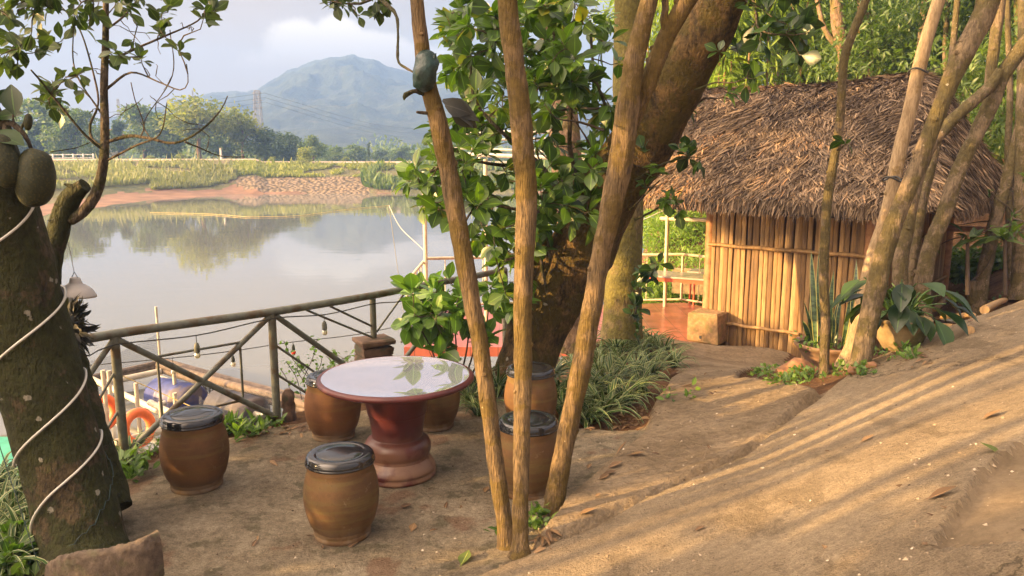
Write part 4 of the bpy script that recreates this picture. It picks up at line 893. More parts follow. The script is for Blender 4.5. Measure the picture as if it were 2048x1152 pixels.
# find for each visible loop where it crosses the front: from left-low to right-high
def py_of(c): d = c-np.array((0, 0, EYE)); u = (d[2]*cp+d[1]*sp_)/(d[1]*cp-d[2]*sp_); return 576-u*F
pyC = np.array([py_of(c) for c in LT_C]); 
loops = [(1035, 885), (912, 768), (735, 600), (545, 385)]   # left edge y, right edge y of each visible half turn
prev = None; seq = []
for (yl, yr) in loops:
    il = int(np.argmin(abs(pyC-yl))); ir = int(np.argmin(abs(pyC-yr))); seq.append((il, ir))
ang = []; 
for k, (il, ir) in enumerate(seq):
    ang.append((il, -math.pi/2+2*math.pi*k)); ang.append((ir, math.pi/2+2*math.pi*k))
ang.sort(key=lambda q: q[1]); ai = [q[1] for q in ang]; ii_ = [q[0] for q in ang]
for a in np.arange(ai[0]-1.2, ai[-1]+1.5, .08):
    fi = float(np.clip(np.interp(a, ai, ii_), 0, total-1.01)); i = int(fi); w_ = fi-i; f_, s_ = frame(i)
    s_ = s_ if s_[0] > 0 else -s_; sp.append(LT_C[i]*(1-w_)+LT_C[i+1]*w_+(f_*math.cos(a)+s_*math.sin(a))*(LT_R[i]*1.03+.006))
sp = [sum(sp[max(0, k-2):k+3])/len(sp[max(0, k-2):k+3]) for k in range(len(sp))]
tube(g, sp, .0062, 8); g.build('tube', M['rope_light'], rope)
g = G(); i = int(np.argmin(abs(pyC-1075))); sp = []
for a in np.arange(-2, 2.2, .1): f_, s_ = frame(int(i+a*6)); s_ = s_ if s_[0] > 0 else -s_; sp.append(LT_C[int(i+a*6)]+(f_*math.cos(a)+s_*math.sin(a))*(LT_R[i]*1.03+.004))
tube(g, sp, .0025, 6); g.build('thin_wire', M['green_bag'], rope)
# rough clay ring at its foot
o = thing('planter_edge', 'rough brown curved clay edging piece at the foot of the leaning tree', 'planter', (b0.x, b0.y-.2, 0)); g = G()
arcp = []
c0 = P(190, 1118, t=3.85)
prof_a = [P(100, 1125, t=3.5), P(130, 1112, t=3.42), (P(210, 1100, t=3.38)), P(280, 1082, t=3.40), P(318, 1062, t=3.46)]
Cc, _ = catmull(prof_a, [0]*5, .008); V = []; k_ = 40
for i, c in enumerate(Cc):
    tt = norm(np.gradient(Cc, axis=0))[i]; nn = np.array((-tt[1], tt[0], 0)); nn /= np.linalg.norm(nn)
    for k in range(k_):
        a = 2*math.pi*k/k_; sx = .028*np.sign(math.cos(a))*abs(math.cos(a))**.6; sz = .105*np.sign(math.sin(a))*abs(math.sin(a))**.6; v = c+nn*sx+np.array((0, 0, sz-.10)); v += np.array(mnoise.noise_vector(Vector(v*12)))*.010+np.array(mnoise.noise_vector(Vector(v*40)))*.007+np.array(mnoise.noise_vector(Vector(v*90)))*.004; V.append(v)
n_ = len(Cc); g.add(V, [(i*k_+k, i*k_+(k+1) % k_, (i+1)*k_+(k+1) % k_, (i+1)*k_+k) for i in range(n_-1) for k in range(k_)]); g.add(V[:k_], [list(range(k_))]); g.add(V[-k_:], [list(range(k_))[::-1]])
g.build('rim', M['kerb_clay'], o)

# --- slender trunks in the middle
def slender(name, label, Ls, mat, seg=20, rough=.05, freq=7, crown=None, step=.04, group=None, cat='tree', ovr=None):
    p0 = P(Ls[0][0][0], Ls[0][0][1], t=Ls[0][0][3]); o = thing(name, label, cat, p0, group)
    for i, L in enumerate(Ls):
        pts, rd = trunk_pts(L); rd = [v*(.88 if mat is M['bark_thin'] else 1) for v in rd]; g = G(); C, Rk = tube(g, pts, rd, seg, step, rough, freq=freq)
        if seg <= 24 and len(C) > 12:
            for _k in range(7):      # knots and old branch scars
                j = int(r.integers(3, len(C)-3)); a_ = r.uniform(0, 6.28); d_ = np.array((math.cos(a_), math.sin(a_), .35)); c_ = C[j]+d_*Rk[j]*.55; s_ = Rk[j]
                tube(g, [c_, c_+d_*s_*.42, c_+d_*s_*.60], [s_*.50, s_*.34, s_*.16], 9, s_*.12, .35, freq=40)
        g.build('trunk' if i == 0 else 'branch', mat, o)
        if crown and i < 4:
            gl = G(); gt = G(); top = C[-1]; tps_ = [top+r.normal(0, 1, 3)*np.array((.55, .55, .3))*crown+np.array((0, 0, .8*crown)) for _ in range(22)]
            od, ax = twigs([tuple(top), tuple(C[-4])], tps_, gt, r, .012, .003)
            for t_, a_ in zip(od, ax): whorl(gl, t_, a_, 8, .13, r, LEAF_LONG)
            gt.build('twigs', M['twig'], o); gl.build('foliage', M['leaf'], o)
    return o
t0 = P(1010, 1092, z=.02).y/ray(1010, 1092).y
sA = slender('slender_tree', 'leftmost of the three slender trunks beside the stools, leaning left', [[(1015, 1100, 56, 4.02), (1013, 1085, 42, 4.02), (1008, 1040, 36, 4.0), (992, 930, 38, 3.98), (976, 800, 38, 3.96), (960, 690, 38, 3.94), (940, 580, 42, 3.9), (920, 470, 43, 3.85), (900, 360, 42, 3.8), (878, 250, 42, 3.72), (852, 150, 38, 3.66), (840, 60, 33, 3.6), (832, -20, 31, 3.55), (815, -200, 28, 3.4), (800, -420, 22, 3.3)]], M['bark_thin'], crown=1, rough=.11, freq=9, step=.03)
sB = slender('slender_tree', 'middle slender trunk with pale bark scars standing upright between two others', [[(1040, 1112, 60, 3.84), (1040, 1098, 44, 3.84), (1040, 1078, 37, 3.84), (1041, 1000, 36, 3.84), (1043, 880, 38, 3.84), (1046, 760, 40, 3.82), (1045, 640, 42, 3.8), (1049, 520, 44, 3.76), (1053, 400, 48, 3.72), (1047, 300, 50, 3.66), (1038, 200, 48, 3.6), (1026, 100, 47, 3.54), (1014, 0, 46, 3.48), (995, -200, 40, 3.35), (985, -420, 32, 3.2)]], M['bark_thin'], crown=1, rough=.11, freq=9, step=.03)
sC = slender('slender_tree', 'rightmost slender trunk leaning right and forking high up', [[(1100, 1068, 66, 4.35), (1101, 1052, 54, 4.35), (1107, 1015, 46, 4.35), (1122, 930, 44, 4.35), (1142, 830, 44, 4.34), (1165, 720, 46, 4.3), (1186, 600, 45, 4.28), (1204, 500, 44, 4.24), (1222, 420, 50, 4.2), (1240, 330, 56, 4.15), (1252, 240, 54, 4.1), (1264, 150, 46, 4.05), (1283, 60, 42, 4.0), (1303, -20, 38, 3.95), (1340, -200, 30, 3.8), (1370, -400, 22, 3.6)],
                             [(1240, 300, 30, 4.2), (1272, 225, 38, 4.17), (1298, 160, 40, 4.12), (1325, 90, 40, 4.08), (1362, 20, 42, 4.0), (1395, -40, 42, 3.95), (1450, -200, 36, 3.8), (1500, -380, 25, 3.6)], [(1335, 70, 22, 4.05), (1328, 40, 18, 4.02), (1330, 0, 16, 4.0), (1310, -120, 12, 3.9)]], M['bark_thin'], crown=1, rough=.11, freq=9, step=.03)
# wrapped bundle tied on the left slender trunk, dry leaf held by it, broken stubs
o = thing('plastic_bundle', 'dark green plastic bundle tied round the left slender trunk', 'bundle', P(851, 143, t=3.62)); g = G()
tube(g, [P(852, 108, t=3.62), P(854, 122, t=3.6), P(850, 145, t=3.6), P(850, 165, t=3.62), P(856, 178, t=3.64)], [.030, .050, .058, .052, .028], 22, .012, .28, freq=22); g.build('wrap', M['green_bag'], o)
g = G(); tube(g, [P(868, 118, t=3.58), P(872, 106, t=3.57)], [.012, .002], 6); tube(g, [P(866, 138, t=3.58), P(874, 132, t=3.57)], [.010, .002], 6); g.build('knot', M['green_bag'], o)
g = G(); tube(g, [P(868, 195, t=3.7), P(845, 186, t=3.66), P(830, 182, t=3.63), P(812, 190, t=3.62), P(808, 200, t=3.62)], [.018, .014, .010, .013, .004], 8, .01, .3, freq=30); tube(g, [P(872, 226, t=3.72), P(850, 226, t=3.68), P(833, 224, t=3.66)], [.008, .007, .006], 8, .01, .3, freq=30)
ob = g.build('broken_stub', M['wood_old'], sA)
g = G(); scatter(g, LEAF_LONG, np.array([P(885, 200, t=3.65), P(895, 205, t=3.64), P(900, 215, t=3.66), P(890, 210, t=3.62)]), np.array([(.8, -.1, -.35), (.8, .0, -.5), (.7, .1, -.5), (.9, -.1, -.2)]), np.array([(0, -.9, .4), (0, -.6, .8), (.1, -1, 0), (0, -1, .2)]), np.array([[.19, .30, .19], [.16, .26, .16], [.16, .3, .16], [.12, .3, .2]])); tag(g.build('withered_leaf', M['orchid']), 'dark withered leaves caught on the left slender trunk below the bundle', 'leaf')
# hooked vine hanging between top foliage and the bundle
g = G(); tube(g, [P(740, -20, t=4.2), P(770, 6, t=4.1), P(792, 30, t=4.0), (P(796, 70, t=3.9)), P(796, 120, t=3.8), P(812, 136, t=3.72), P(838, 150, t=3.64)], [.012, .012, .009, .006, .007, .006, .004], 8, .02, .25, freq=30)
tag(g.build('hanging_vine', M['wood_old']), 'kinked brown vine hanging left of the green bundle', 'vine')

# --- big leaning jackfruit and its foliage
lt = slender('leaning_tree', 'massive mossy trunk with white lichen leaning right across the middle', [[(1030, 780, 130, 7.0), (1050, 735, 112, 7.0), (1072, 680, 108, 7.0), (1098, 620, 112, 6.95), (1130, 560, 122, 6.9), (1160, 500, 132, 6.85), (1196, 430, 128, 6.75), (1240, 350, 124, 6.6), (1290, 280, 120, 6.4), (1335, 200, 112, 6.2), (1375, 125, 108, 6.0), (1412, 60, 104, 5.85), (1450, -10, 96, 5.7), (1530, -160, 84, 5.4), (1600, -330, 60, 5.1)],
   [(1250, 340, 80, 6.55), (1215, 330, 66, 6.75), (1185, 380, 60, 6.9), (1150, 440, 60, 6.95)]], M['bark_big'], 40, .10, 3, .9, .05)
tag(lt, group=None)
g = G(); pts = [P(1000, 770, t=6.95), P(1022, 700, t=6.95), P(1036, 640, t=6.95), P(1062, 560, t=6.9), P(1100, 480, t=6.9)]; tube(g, pts, [.10, .09, .085, .10, .12], 20, .05, .15, freq=4); g.build('root_buttress', M['bark_big'], lt)
slender('back_tree', 'straight pale barked trunk rising behind the leaves left of the leaning trunk', [[(1142, 705, 62, 8.6), (1142, 640, 58, 8.6), (1140, 500, 60, 8.6), (1136, 380, 62, 8.6), (1130, 280, 62, 8.6), (1122, 180, 60, 8.6), (1112, 80, 60, 8.5), (1098, -10, 62, 8.5), (1070, -200, 55, 8.4)],
   [(1120, 100, 34, 8.5), (1080, 50, 30, 8.4), (1050, 10, 26, 8.3), (1010, -80, 22, 8.2)]], M['bark_back'], 24, .06, 4, 1.3, .08)
slender('mossy_tree', 'upright yellow mossy trunk standing behind the spider plants beside the deck', [[(1243, 676, 84, 9.6), (1244, 640, 78, 9.6), (1246, 560, 74, 9.6), (1250, 460, 72, 9.6), (1254, 360, 66, 9.6), (1256, 260, 62, 9.5), (1256, 150, 60, 9.5), (1256, 60, 56, 9.5), (1256, -20, 54, 9.4), (1250, -240, 46, 9.3)]], M['bark_mossy_post'], 26, .06, 4, 1.5, .08)
r = np.random.default_rng(202)
jf = thing('jackfruit_foliage_branch', 'leafy jackfruit branches with big glossy leaves hanging round the slender trunks', 'branches', P(1150, 440, t=6.9)); gt = G(); nodes = []
for b_ in ([(1165, 470, 14, 6.9), (1130, 400, 12, 6.7), (1080, 330, 10, 6.5), (1010, 270, 8, 6.3), (950, 200, 6, 6.2), (940, 100, 5, 6.1)], [(1165, 400, 12, 6.8), (1140, 300, 9, 6.5), (1140, 200, 8, 6.3), (1110, 80, 6, 6.2), (1090, -20, 5, 6.1)],
           [(1080, 330, 8, 6.5), (1000, 330, 7, 6.3), (920, 320, 5, 6.2), (860, 345, 4, 6.1)], [(1120, 430, 9, 6.7), (1040, 420, 7, 6.5), (960, 410, 5, 6.4), (920, 460, 4, 6.3)], [(1200, 380, 9, 6.7), (1230, 280, 7, 6.4), (1190, 150, 6, 6.3), (1180, 40, 5, 6.2)], [(1130, 470, 8, 6.8), (1080, 500, 6, 6.6), (1010, 520, 4, 6.4)]):
    pts, rd = trunk_pts(b_); C, _ = tube(gt, pts, rd, 8, .06, .15, freq=12); nodes += [tuple(c) for c in C[3::3]]
reg = [(945, 55, 60, 60, 15), (1080, 50, 90, 60, 20), (1180, 110, 60, 90, 14), (935, 130, 50, 45, 9), (985, 220, 70, 60, 15), (1090, 200, 75, 80, 18), (1110, 320, 80, 60, 14), (835, 345, 26, 34, 5), (905, 320, 40, 50, 9), (880, 400, 40, 40, 6), (965, 350, 60, 60, 13), (935, 440, 45, 45, 7), (1080, 410, 60, 60, 10), (1010, 480, 60, 50, 9), (950, 400, 60, 30, 6), (1000, 60, 60, 80, 10), (1200, 300, 40, 60, 5), (920, 90, 40, 70, 8), (1150, 20, 70, 40, 9), (1060, 120, 60, 60, 9), (950, 280, 50, 50, 8), (1130, 390, 60, 50, 10), (1190, 210, 40, 50, 7), (1030, 540, 40, 40, 5), (890, 250, 30, 40, 4), (1120, 130, 50, 60, 7), (1085, 470, 36, 44, 8), (1030, 590, 30, 40, 5), (1165, 425, 30, 30, 5), (1000, 440, 40, 40, 6)]
tips = tips_in(reg, r, 5.7, 7.1); order, axes = twigs(nodes, tips, gt, r, .007, .003)
gl = G()
for t_, a_ in zip(order, axes): whorl(gl, t_, a_, int(r.integers(6, 11)), .17, r, light=.6)
# new shoots with red brown bark
for px, py in ((1090, 560), (1082, 520), (1098, 500)): tube(gt, [P(px+8, py+60, t=6.75), P(px, py, t=6.65), P(px-8, py-40, t=6.6)], [.02, .012, .004], 8, .03, .3, freq=20)
gt.build('branches', M['wood_old'], jf); gl.build('foliage', M['leaf'], jf)
jb = thing('jackfruit_sapling', 'bushy jackfruit sapling with large bright leaves between railing and leaning trunk', 'bush', P(905, 770, t=6.6)); gt = G(); gl = G(); nodes = []
for i, (bx, tx, ty) in enumerate(((885, 830, 640), (892, 858, 590), (900, 885, 570), (908, 905, 600), (915, 940, 620), (922, 960, 570), (930, 985, 560), (900, 850, 680))):
    C, _ = tube(gt, [P(bx, 775, t=6.6), P((bx+tx)/2+6, 700, t=6.55), P(tx, ty, t=6.4+.06*i)], [.010, .007, .004], 7, .06, .1); nodes += [tuple(c) for c in C[len(C)//3::3]]
tips = tips_in([(850, 590, 34, 30, 6), (840, 650, 28, 40, 7), (880, 640, 40, 50, 9), (900, 580, 40, 30, 6), (935, 600, 40, 40, 6), (860, 700, 40, 25, 4), (970, 620, 40, 60, 5), (970, 680, 30, 30, 3)], r, 6.2, 6.8); order, axes = twigs(nodes, tips, gt, r, .005, .003)
for t_, a_ in zip(order, axes): whorl(gl, t_, a_, int(r.integers(6, 10)), .19, r, light=1)
gt.build('stems', M['twig'], jb); gl.build('foliage', M['leaf_bush'], jb)
# hanging leaf sprays: top middle, right of the leaning trunk
def spray(label, base, mids, reg, tlo, thi, size, mat, nlo=4, nhi=7, name='leafy_branch', w0=.010):
    o = thing(name, label, 'branch', base); gt = G(); gl = G(); nodes = []
    for L in mids: C, _ = tube(gt, [P(a, b, t=t) for a, b, t in L], [w0*(1-.7*i/(len(L)-1)) for i in range(len(L))], 7, .05, .2, freq=20); nodes += [tuple(c) for c in C[2::3]]
    order, axes = twigs(nodes, tips_in(reg, r, tlo, thi), gt, r, .005, .002)
    for t_, a_ in zip(order, axes): whorl(gl, t_, a_, int(r.integers(nlo, nhi)), size, r, light=0)
    gt.build('twigs', M['wood_old'], o); gl.build('foliage', mat, o)
spray('leafy twig hanging from above over the mountain peak, left of the bundle', P(740, 0, t=4.2), [[(760, -40, 4.2), (740, 0, 4.2), (700, 8, 4.2), (650, 0, 4.2)]], [(665, 5, 30, 12, 4), (735, 12, 40, 22, 7), (770, 20, 18, 14, 2), (700, -20, 60, 15, 5)], 4.1, 4.3, .085, M['leaf_left'])
spray('dark big leaved twig hanging in front of the bright bamboo, right of the leaning trunk', P(1500, -20, t=5.5), [[(1480, -40, 5.6), (1510, 10, 5.5), (1520, 60, 5.4), (1590, 70, 5.3), (1630, 60, 5.3)]], [(1535, 30, 26, 22, 5), (1600, 50, 32, 24, 6), (1590, 95, 24, 24, 4), (1520, 60, 22, 30, 3), (1530, -20, 60, 20, 6)], 5.2, 5.6, .145, M['leaf_dark'])
spray('leafy twig growing off the leaning trunk above the thatched eave', P(1390, 180, t=6.0), [[(1370, 185, 6.0), (1400, 176, 5.9), (1430, 165, 5.8), (1470, 165, 5.7), (1500, 150, 5.7)]], [(1505, 150, 22, 24, 4), (1450, 110, 20, 16, 2), (1470, 90, 20, 20, 2)], 5.6, 5.9, .125, M['leaf'])
spray('dark leafy twig at the left end of the thatched roof', P(1290, 330, t=6.2), [[(1270, 360, 6.3), (1320, 330, 6.1), (1370, 315, 6.0), (1400, 315, 5.95)]], [(1365, 300, 26, 22, 5), (1300, 290, 20, 24, 3), (1390, 320, 16, 10, 1)], 5.9, 6.3, .135, M['leaf_dark'])
spray('leaves beside the leaning trunk with one yellow green leaf, before the eave', P(1290, 400, t=6.3), [[(1260, 420, 6.4), (1300, 380, 6.2), (1320, 360, 6.1)], [(1270, 440, 6.4), (1310, 420, 6.3), (1340, 400, 6.2), (1360, 420, 6.2)]], [(1300, 350, 24, 26, 4), (1335, 400, 24, 22, 4), (1345, 440, 14, 14, 1)], 6.0, 6.4, .125, M['leaf'])
spray('low leafy shoot with long leaves beside the mossy trunk, in front of the deck', P(1275, 600, t=8.6), [[(1268, 640, 8.8), (1280, 580, 8.7), (1288, 540, 8.6), (1320, 520, 8.5)]], [(1290, 545, 18, 30, 5), (1315, 525, 16, 10, 2), (1275, 620, 10, 20, 2)], 8.4, 8.8, .19, M['leaf_dark'])
spray('pair of dark leaves hanging on the thin bare trunk in front of the roof', P(1690, 280, t=4.9), [[(1676, 300, 5.0), (1692, 288, 4.9)]], [(1692, 285, 8, 14, 2)], 4.85, 4.95, .10, M['leaf_dark'], 3, 4)
# creeper down the mossy trunk
g = G(); gt = G(); cr_pts = [P(1272, 560+i*14, t=9.2) for i in range(9)]; tube(gt, cr_pts, .004, 5)
pos = np.array([tuple(p+Vector((r.uniform(-.03, .03), -.02, 0))) for p in cr_pts for _ in range(4)]); scatter(g, LEAF_SMALL, pos, r.normal(0, 1, (len(pos), 3))+np.array((0, -.5, 0)), np.array((0, -1, .3))+r.normal(0, .3, (len(pos), 3)), .075*r.uniform(.7, 1.3, len(pos)))
o = thing('creeper', 'small leaved creeper hanging down the right side of the mossy trunk', 'plant', cr_pts[0]); g.build('leaves', M['leaf_dark'], o); gt.build('stem', M['twig'], o)

# ---------------------------------------------------------------- trunks at the right
def gt_(px, py): q = ground_at(px, py); return q.y/ray(px, py).y
def right_tree(label, Ls, dt=0, **k):
    (px, py, w) = Ls[0][0]; t0 = k.get('t') or gt_(px, py-4)
    out = []
    for L in Ls:
        out.append([(a, b, w_*.88*(1.25 if i_ == 0 else 1), t0-dt*(py-b)/700) for i_, (a, b, w_) in enumerate(L)])
    return slender('slender_tree', label, out, k.get('mat', M['bark_right']), k.get('seg', 18), k.get('rough', .09), k.get('freq', 7), crown=k.get('crown', 1.2), step=.05, group='slender trunks along the planting strip')
r = np.random.default_rng(303)
right_tree('thinnest bare trunk standing in front of the snake plant, nearest to the path', [[(1648, 756, 32), (1648, 738, 22), (1651, 640, 21), (1648, 560, 20), (1650, 480, 21), (1655, 400, 22), (1668, 320, 20), (1680, 240, 19), (1684, 170, 19), (1690, 110, 20), (1712, 50, 19), (1735, -10, 18), (1780, -160, 16), (1800, -300, 12)]], .5, crown=.8, rough=.06)
right_tree('smooth grey cut trunk with dark tie, left of the pair by the clay pot', [[(1692, 738, 44), (1706, 690, 34), (1728, 600, 36), (1748, 515, 36), (1768, 450, 32), (1780, 400, 30), (1800, 300, 31), (1820, 220, 30), (1836, 146, 31), (1850, 90, 29), (1868, 30, 28), (1884, -20, 27), (1920, -150, 24), (1940, -300, 18)]], .35, mat=M['bark_pole'], rough=.04)
right_tree('rough mossy trunk, right one of the crossing pair beside the clay pot', [[(1720, 740, 60), (1722, 720, 46), (1738, 640, 44), (1756, 556, 44), (1776, 480, 42), (1800, 415, 38), (1838, 325, 36), (1880, 215, 36), (1906, 150, 42), (1934, 95, 46), (1965, 35, 50), (1985, -20, 44), (2030, -150, 36), (2080, -300, 26)], [(1930, 90, 30), (1955, 40, 30), (1965, 0, 28), (1968, -60, 24)]], .3)
right_tree('orange lit trunk reaching right to the forked one, behind the leafy pot', [[(1795, 668, 36), (1800, 600, 32), (1802, 520, 34), (1816, 440, 32), (1834, 360, 28), (1860, 295, 27), (1905, 240, 27), (1950, 200, 26), (1980, 172, 24), (2000, 140, 20)]], .2, crown=None, t=7.9)
right_tree('thin lichen covered grey trunk between the orange lit and the forked one', [[(1815, 660, 26), (1822, 560, 24), (1830, 490, 23), (1842, 420, 22), (1858, 350, 20), (1876, 282, 18), (1888, 220, 16), (1905, 100, 14), (1920, -60, 12)]], 0, crown=.8, t=8.1)
right_tree('forked mossy trunk standing at the hut corner and leaning right', [[(1838, 652, 46), (1842, 590, 40), (1852, 530, 36), (1866, 480, 35), (1888, 430, 34), (1908, 365, 33), (1932, 310, 32), (1956, 262, 32), (1985, 200, 36), (2006, 150, 32), (2045, 95, 34), (2100, 30, 32), (2180, -80, 28), (2250, -200, 20)], [(1984, 205, 26), (1982, 150, 24), (1990, 80, 24), (1998, 10, 26), (2005, -60, 24), (2010, -200, 16)]], .2, t=8.0)
right_tree('pale patched trunk leaning right behind the road edge, lower part sunlit', [[(1954, 634, 44), (1956, 612, 36), (1964, 560, 30), (1974, 520, 29), (1984, 470, 28), (1998, 412, 27), (2012, 370, 26), (2030, 300, 25), (2045, 230, 24), (2065, 130, 22), (2085, 0, 20), (2100, -160, 14)], [(1950, 630, 26), (1945, 590, 22), (1943, 562, 22)]], .1)
right_tree('dark straight trunk at the right edge of the view', [[(2038, 600, 40), (2040, 540, 32), (2042, 420, 30), (2044, 300, 28), (2046, 180, 26), (2048, 60, 24), (2046, -40, 22), (2046, -200, 18)]], 0)
right_tree('slim dark trunk high up left of the right edge trunk', [[(2020, 560, 16), (2018, 420, 14), (2016, 300, 14), (2020, 180, 13), (2016, 60, 12), (2014, -60, 10)]], 0, crown=.9)
# ties
for px, py, w, lab in ((1836, 142, 36, 'dark cord tied round the cut trunk above the roof ridge'), (1783, 358, 34, 'black cord tying the pole to the trunk by the eave')):
    t = gt_(1692, 734)-.3; c = P(px, py, t=t); g = G(); rr = w*.5/F*t
    tube(g, [c+Vector((math.cos(a)*rr, math.sin(a)*rr, .02*math.sin(a*2))) for a in np.linspace(0, 6.4, 24)], .008, 6); tube(g, [c+Vector((rr, -.02, 0)), c+Vector((rr+.09, -.03, .03))], .005, 5)
    tag(g.build('cord', M['cable']), lab, 'cord')

# ---------------------------------------------------------------- hut
U_ = Vector((.7729, -.6345, 0)); N_ = Vector((.6345, .7729, 0))      # along the front, into the depth
M['gap_shade'] = plain('painted_gap_shade', (.045, .026, .013), .9, .3, 9, .2)  # dark colour standing in for the unlit interior between slats
HA = P(1415, 683, z=-.74); HA.z = 0; LA = 2.16; LD = 4.6
hut = thing('bamboo_hut', 'small hut with split bamboo walls under a shaggy thatched roof', 'hut', (HA.x, HA.y, -.75))
def H(a, b, z): v = HA+U_*a+N_*b; return Vector((v.x, v.y, z))
def wall(a0, b0, a1, b1, zt, n, name='bamboo_wall', zb=None, mat=None):
    g = G(); wn = (H(a1, b1, 0)-H(a0, b0, 0)).normalized(); wn = Vector((-wn.y, wn.x, 0))
    for i in range(n):
        f = (i+.5)/n; q = H(a0+(a1-a0)*f, b0+(b1-b0)*f, 0); zg = (hz(q.x, q.y)-.08 if zb is None else zb); w = math.hypot(a1-a0, b1-b0)/n*.5; tl = random.uniform(-.012, .012)
        zz = np.arange(zg, zt, .055); zz = np.append(zz, zt); ph = random.uniform(0, .3); per = random.uniform(.26, .36)
        pts = [(q.x+tl*(z-zg)*U_.x, q.y+tl*(z-zg)*U_.y, z) for z in zz]; rr = [w*(1.0+.10*math.exp(-(((z+ph) % per)-.03)**2/.0004))*random.uniform(.985, 1.015) for z in zz]
        w2 = random.uniform(.92, 1.06)
        tube(g, pts, [v*w2 for v in rr], 10, rnd=random.random())
        for Vv in g.V[-3:]: dd_ = (Vv[:, 0]-q.x)*wn.x+(Vv[:, 1]-q.y)*wn.y; Vv[:, 0] -= wn.x*dd_*.84; Vv[:, 1] -= wn.y*dd_*.84
    return g.build(name, mat or M['bamboo'], hut)
wall(.0, 0, LA, 0, 1.62, 33); wall(LA, .02, LA, LD, 1.65, 60); wall(0, .02, 0, LD, 1.62, 40); wall(0, LD, LA, LD, 1.62, 22)
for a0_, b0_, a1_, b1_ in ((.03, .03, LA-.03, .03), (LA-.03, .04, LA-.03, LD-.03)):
    g = G(); p_ = [H(a0_, b0_, -1.1), H(a1_, b1_, -1.1), H(a1_, b1_, 1.6), H(a0_, b0_, 1.6)]; g.add([tuple(v) for v in p_], [(0, 1, 2, 3)]); o_ = g.build('gap_shade_sheet', M['gap_shade'], hut, smooth=False); mo = o_.modifiers.new('thick', 'SOLIDIFY'); mo.thickness = .012  # dark sheets added behind the slats so the gaps look shaded
def rail(a0, b0, a1, b1, z, r_=.026, off=-.05, rnd=.6):
    g = G(); p0, p1 = H(a0, b0+off, z), H(a1, b1+off, z); n = 14; pts = [p0+(p1-p0)*(i/n)+Vector((0, 0, .006*math.sin(i*1.7))) for i in range(n+1)]
    tube(g, pts, [r_*(1.0+.09*(i % 4 == 0)) for i in range(n+1)], 9, rnd=rnd); return g.build('bamboo_rail', M['bamboo'], hut)
rail(-.02, 0, LA+.05, 0, .70); rail(-.02, 0, 1.35, 0, -.42, .024)
for zz in (.72, -.1): 
    g = G(); tube(g, [H(LA+.05, 0, zz), H(LA+.05, LD*.5, zz+.01), H(LA+.05, LD+.2, zz)], .026, 8, rnd=.3); g.build('bamboo_rail', M['bamboo'], hut)
for a, b, r_ in ((-.10, .16, .075), (LA, -.02, .075), (LA+.02, LD, .07), (-.05, LD, .07), (-1.6, .6, .05), (-1.6, LD-.2, .05)):
    q = H(a, b, 0); g = G(); tube(g, [(q.x, q.y, -1.7 if a < -1 else hz(q.x, q.y)-.2), (q.x+.005, q.y, .4), (q.x, q.y, 1.7)], [r_*1.05, r_, r_*.95], 16, .1, .04, rnd=.3); g.build('post', M['bamboo_post'], hut)
g = G(); tube(g, [H(LA+.03, LD-.9, .78), H(LA+.45, LD-.85, .80), H(LA+.75, LD-.8, .82)], [.05, .045, .03], 9, .05, .1); g.build('beam_end', M['bamboo_post'], hut)
# roof as a smooth hipped height field in hut coordinates
RA0, RA1, RB0, RB1 = -2.05, LA+.95, -.55, LD+.5; ZE = 1.36; RH = 1.94
def roof_z(a, b):
    half = (RB1-RB0)/2
    f1 = (b-RB0)/half; f2 = (RB1-b)/half; f3 = (RA1-a)/.98; f4 = (a-RA0)/.55+.0*a
    k = 9.0
    s = -np.log(np.exp(-k*f1)+np.exp(-k*f2)+np.exp(-k*f3)+np.exp(-k*f4)+math.exp(-k*1.0))/k
    hump = .10*np.exp(-((a-LA)**2/.35+(b-(RB0+RB1)/2)**2/.5)) - .05*np.sin(np.clip((LA-a)/4, 0, 1)*math.pi)
    return ZE+RH*np.clip(s+.0, -.15, 1.2)**1.0+hump*np.clip(s, 0, 1)+.03*fbm(a, b, 1.6, 3, 51)
na, nb = 90, 110; A_, B_ = np.meshgrid(np.linspace(RA0, RA1, na), np.linspace(RB0, RB1, nb), indexing='ij')
# round the corners of the plan
def roundc(A, B, rc=.8):
    ca = RA1-rc
    for cb, sg in ((RB0+rc, -1), (RB1-rc, 1)):
        m_ = (A > ca) & ((B-cb)*sg > 0); dx = (A-ca)/rc; dy = (B-cb)/rc*sg; L = np.maximum(np.hypot(dx, dy), 1e-6); q = np.maximum(dx, dy)/L
        A = np.where(m_, ca+dx*q*rc, A); B = np.where(m_, cb+dy*q*rc*sg, B)
    return A, B
A2, B2 = roundc(A_, B_); Zr = roof_z(A2, B2)-.03
PX = HA.x+U_.x*A2+N_.x*B2; PY = HA.y+U_.y*A2+N_.y*B2
roof = thing('x', None, None); bpy.data.objects.remove(roof)
g = G(); ii = np.arange(na*nb).reshape(na, nb); qd = np.stack([ii[:-1, :-1], ii[1:, :-1], ii[1:, 1:], ii[:-1, 1:]], -1).reshape(-1, 4)
g.add(np.stack([PX, PY, Zr], -1).reshape(-1, 3), qd, .15); g.add(np.stack([PX, PY, np.minimum(Zr-.12, Zr*.0+ZE+.25+(Zr-ZE)*.8)], -1).reshape(-1, 3), qd[:, ::-1], .1)
ns = 50000; r = np.random.default_rng(404)
a = r.uniform(RA0, RA1+.0, ns*2); b = r.uniform(RB0, RB1, ns*2); e = .01
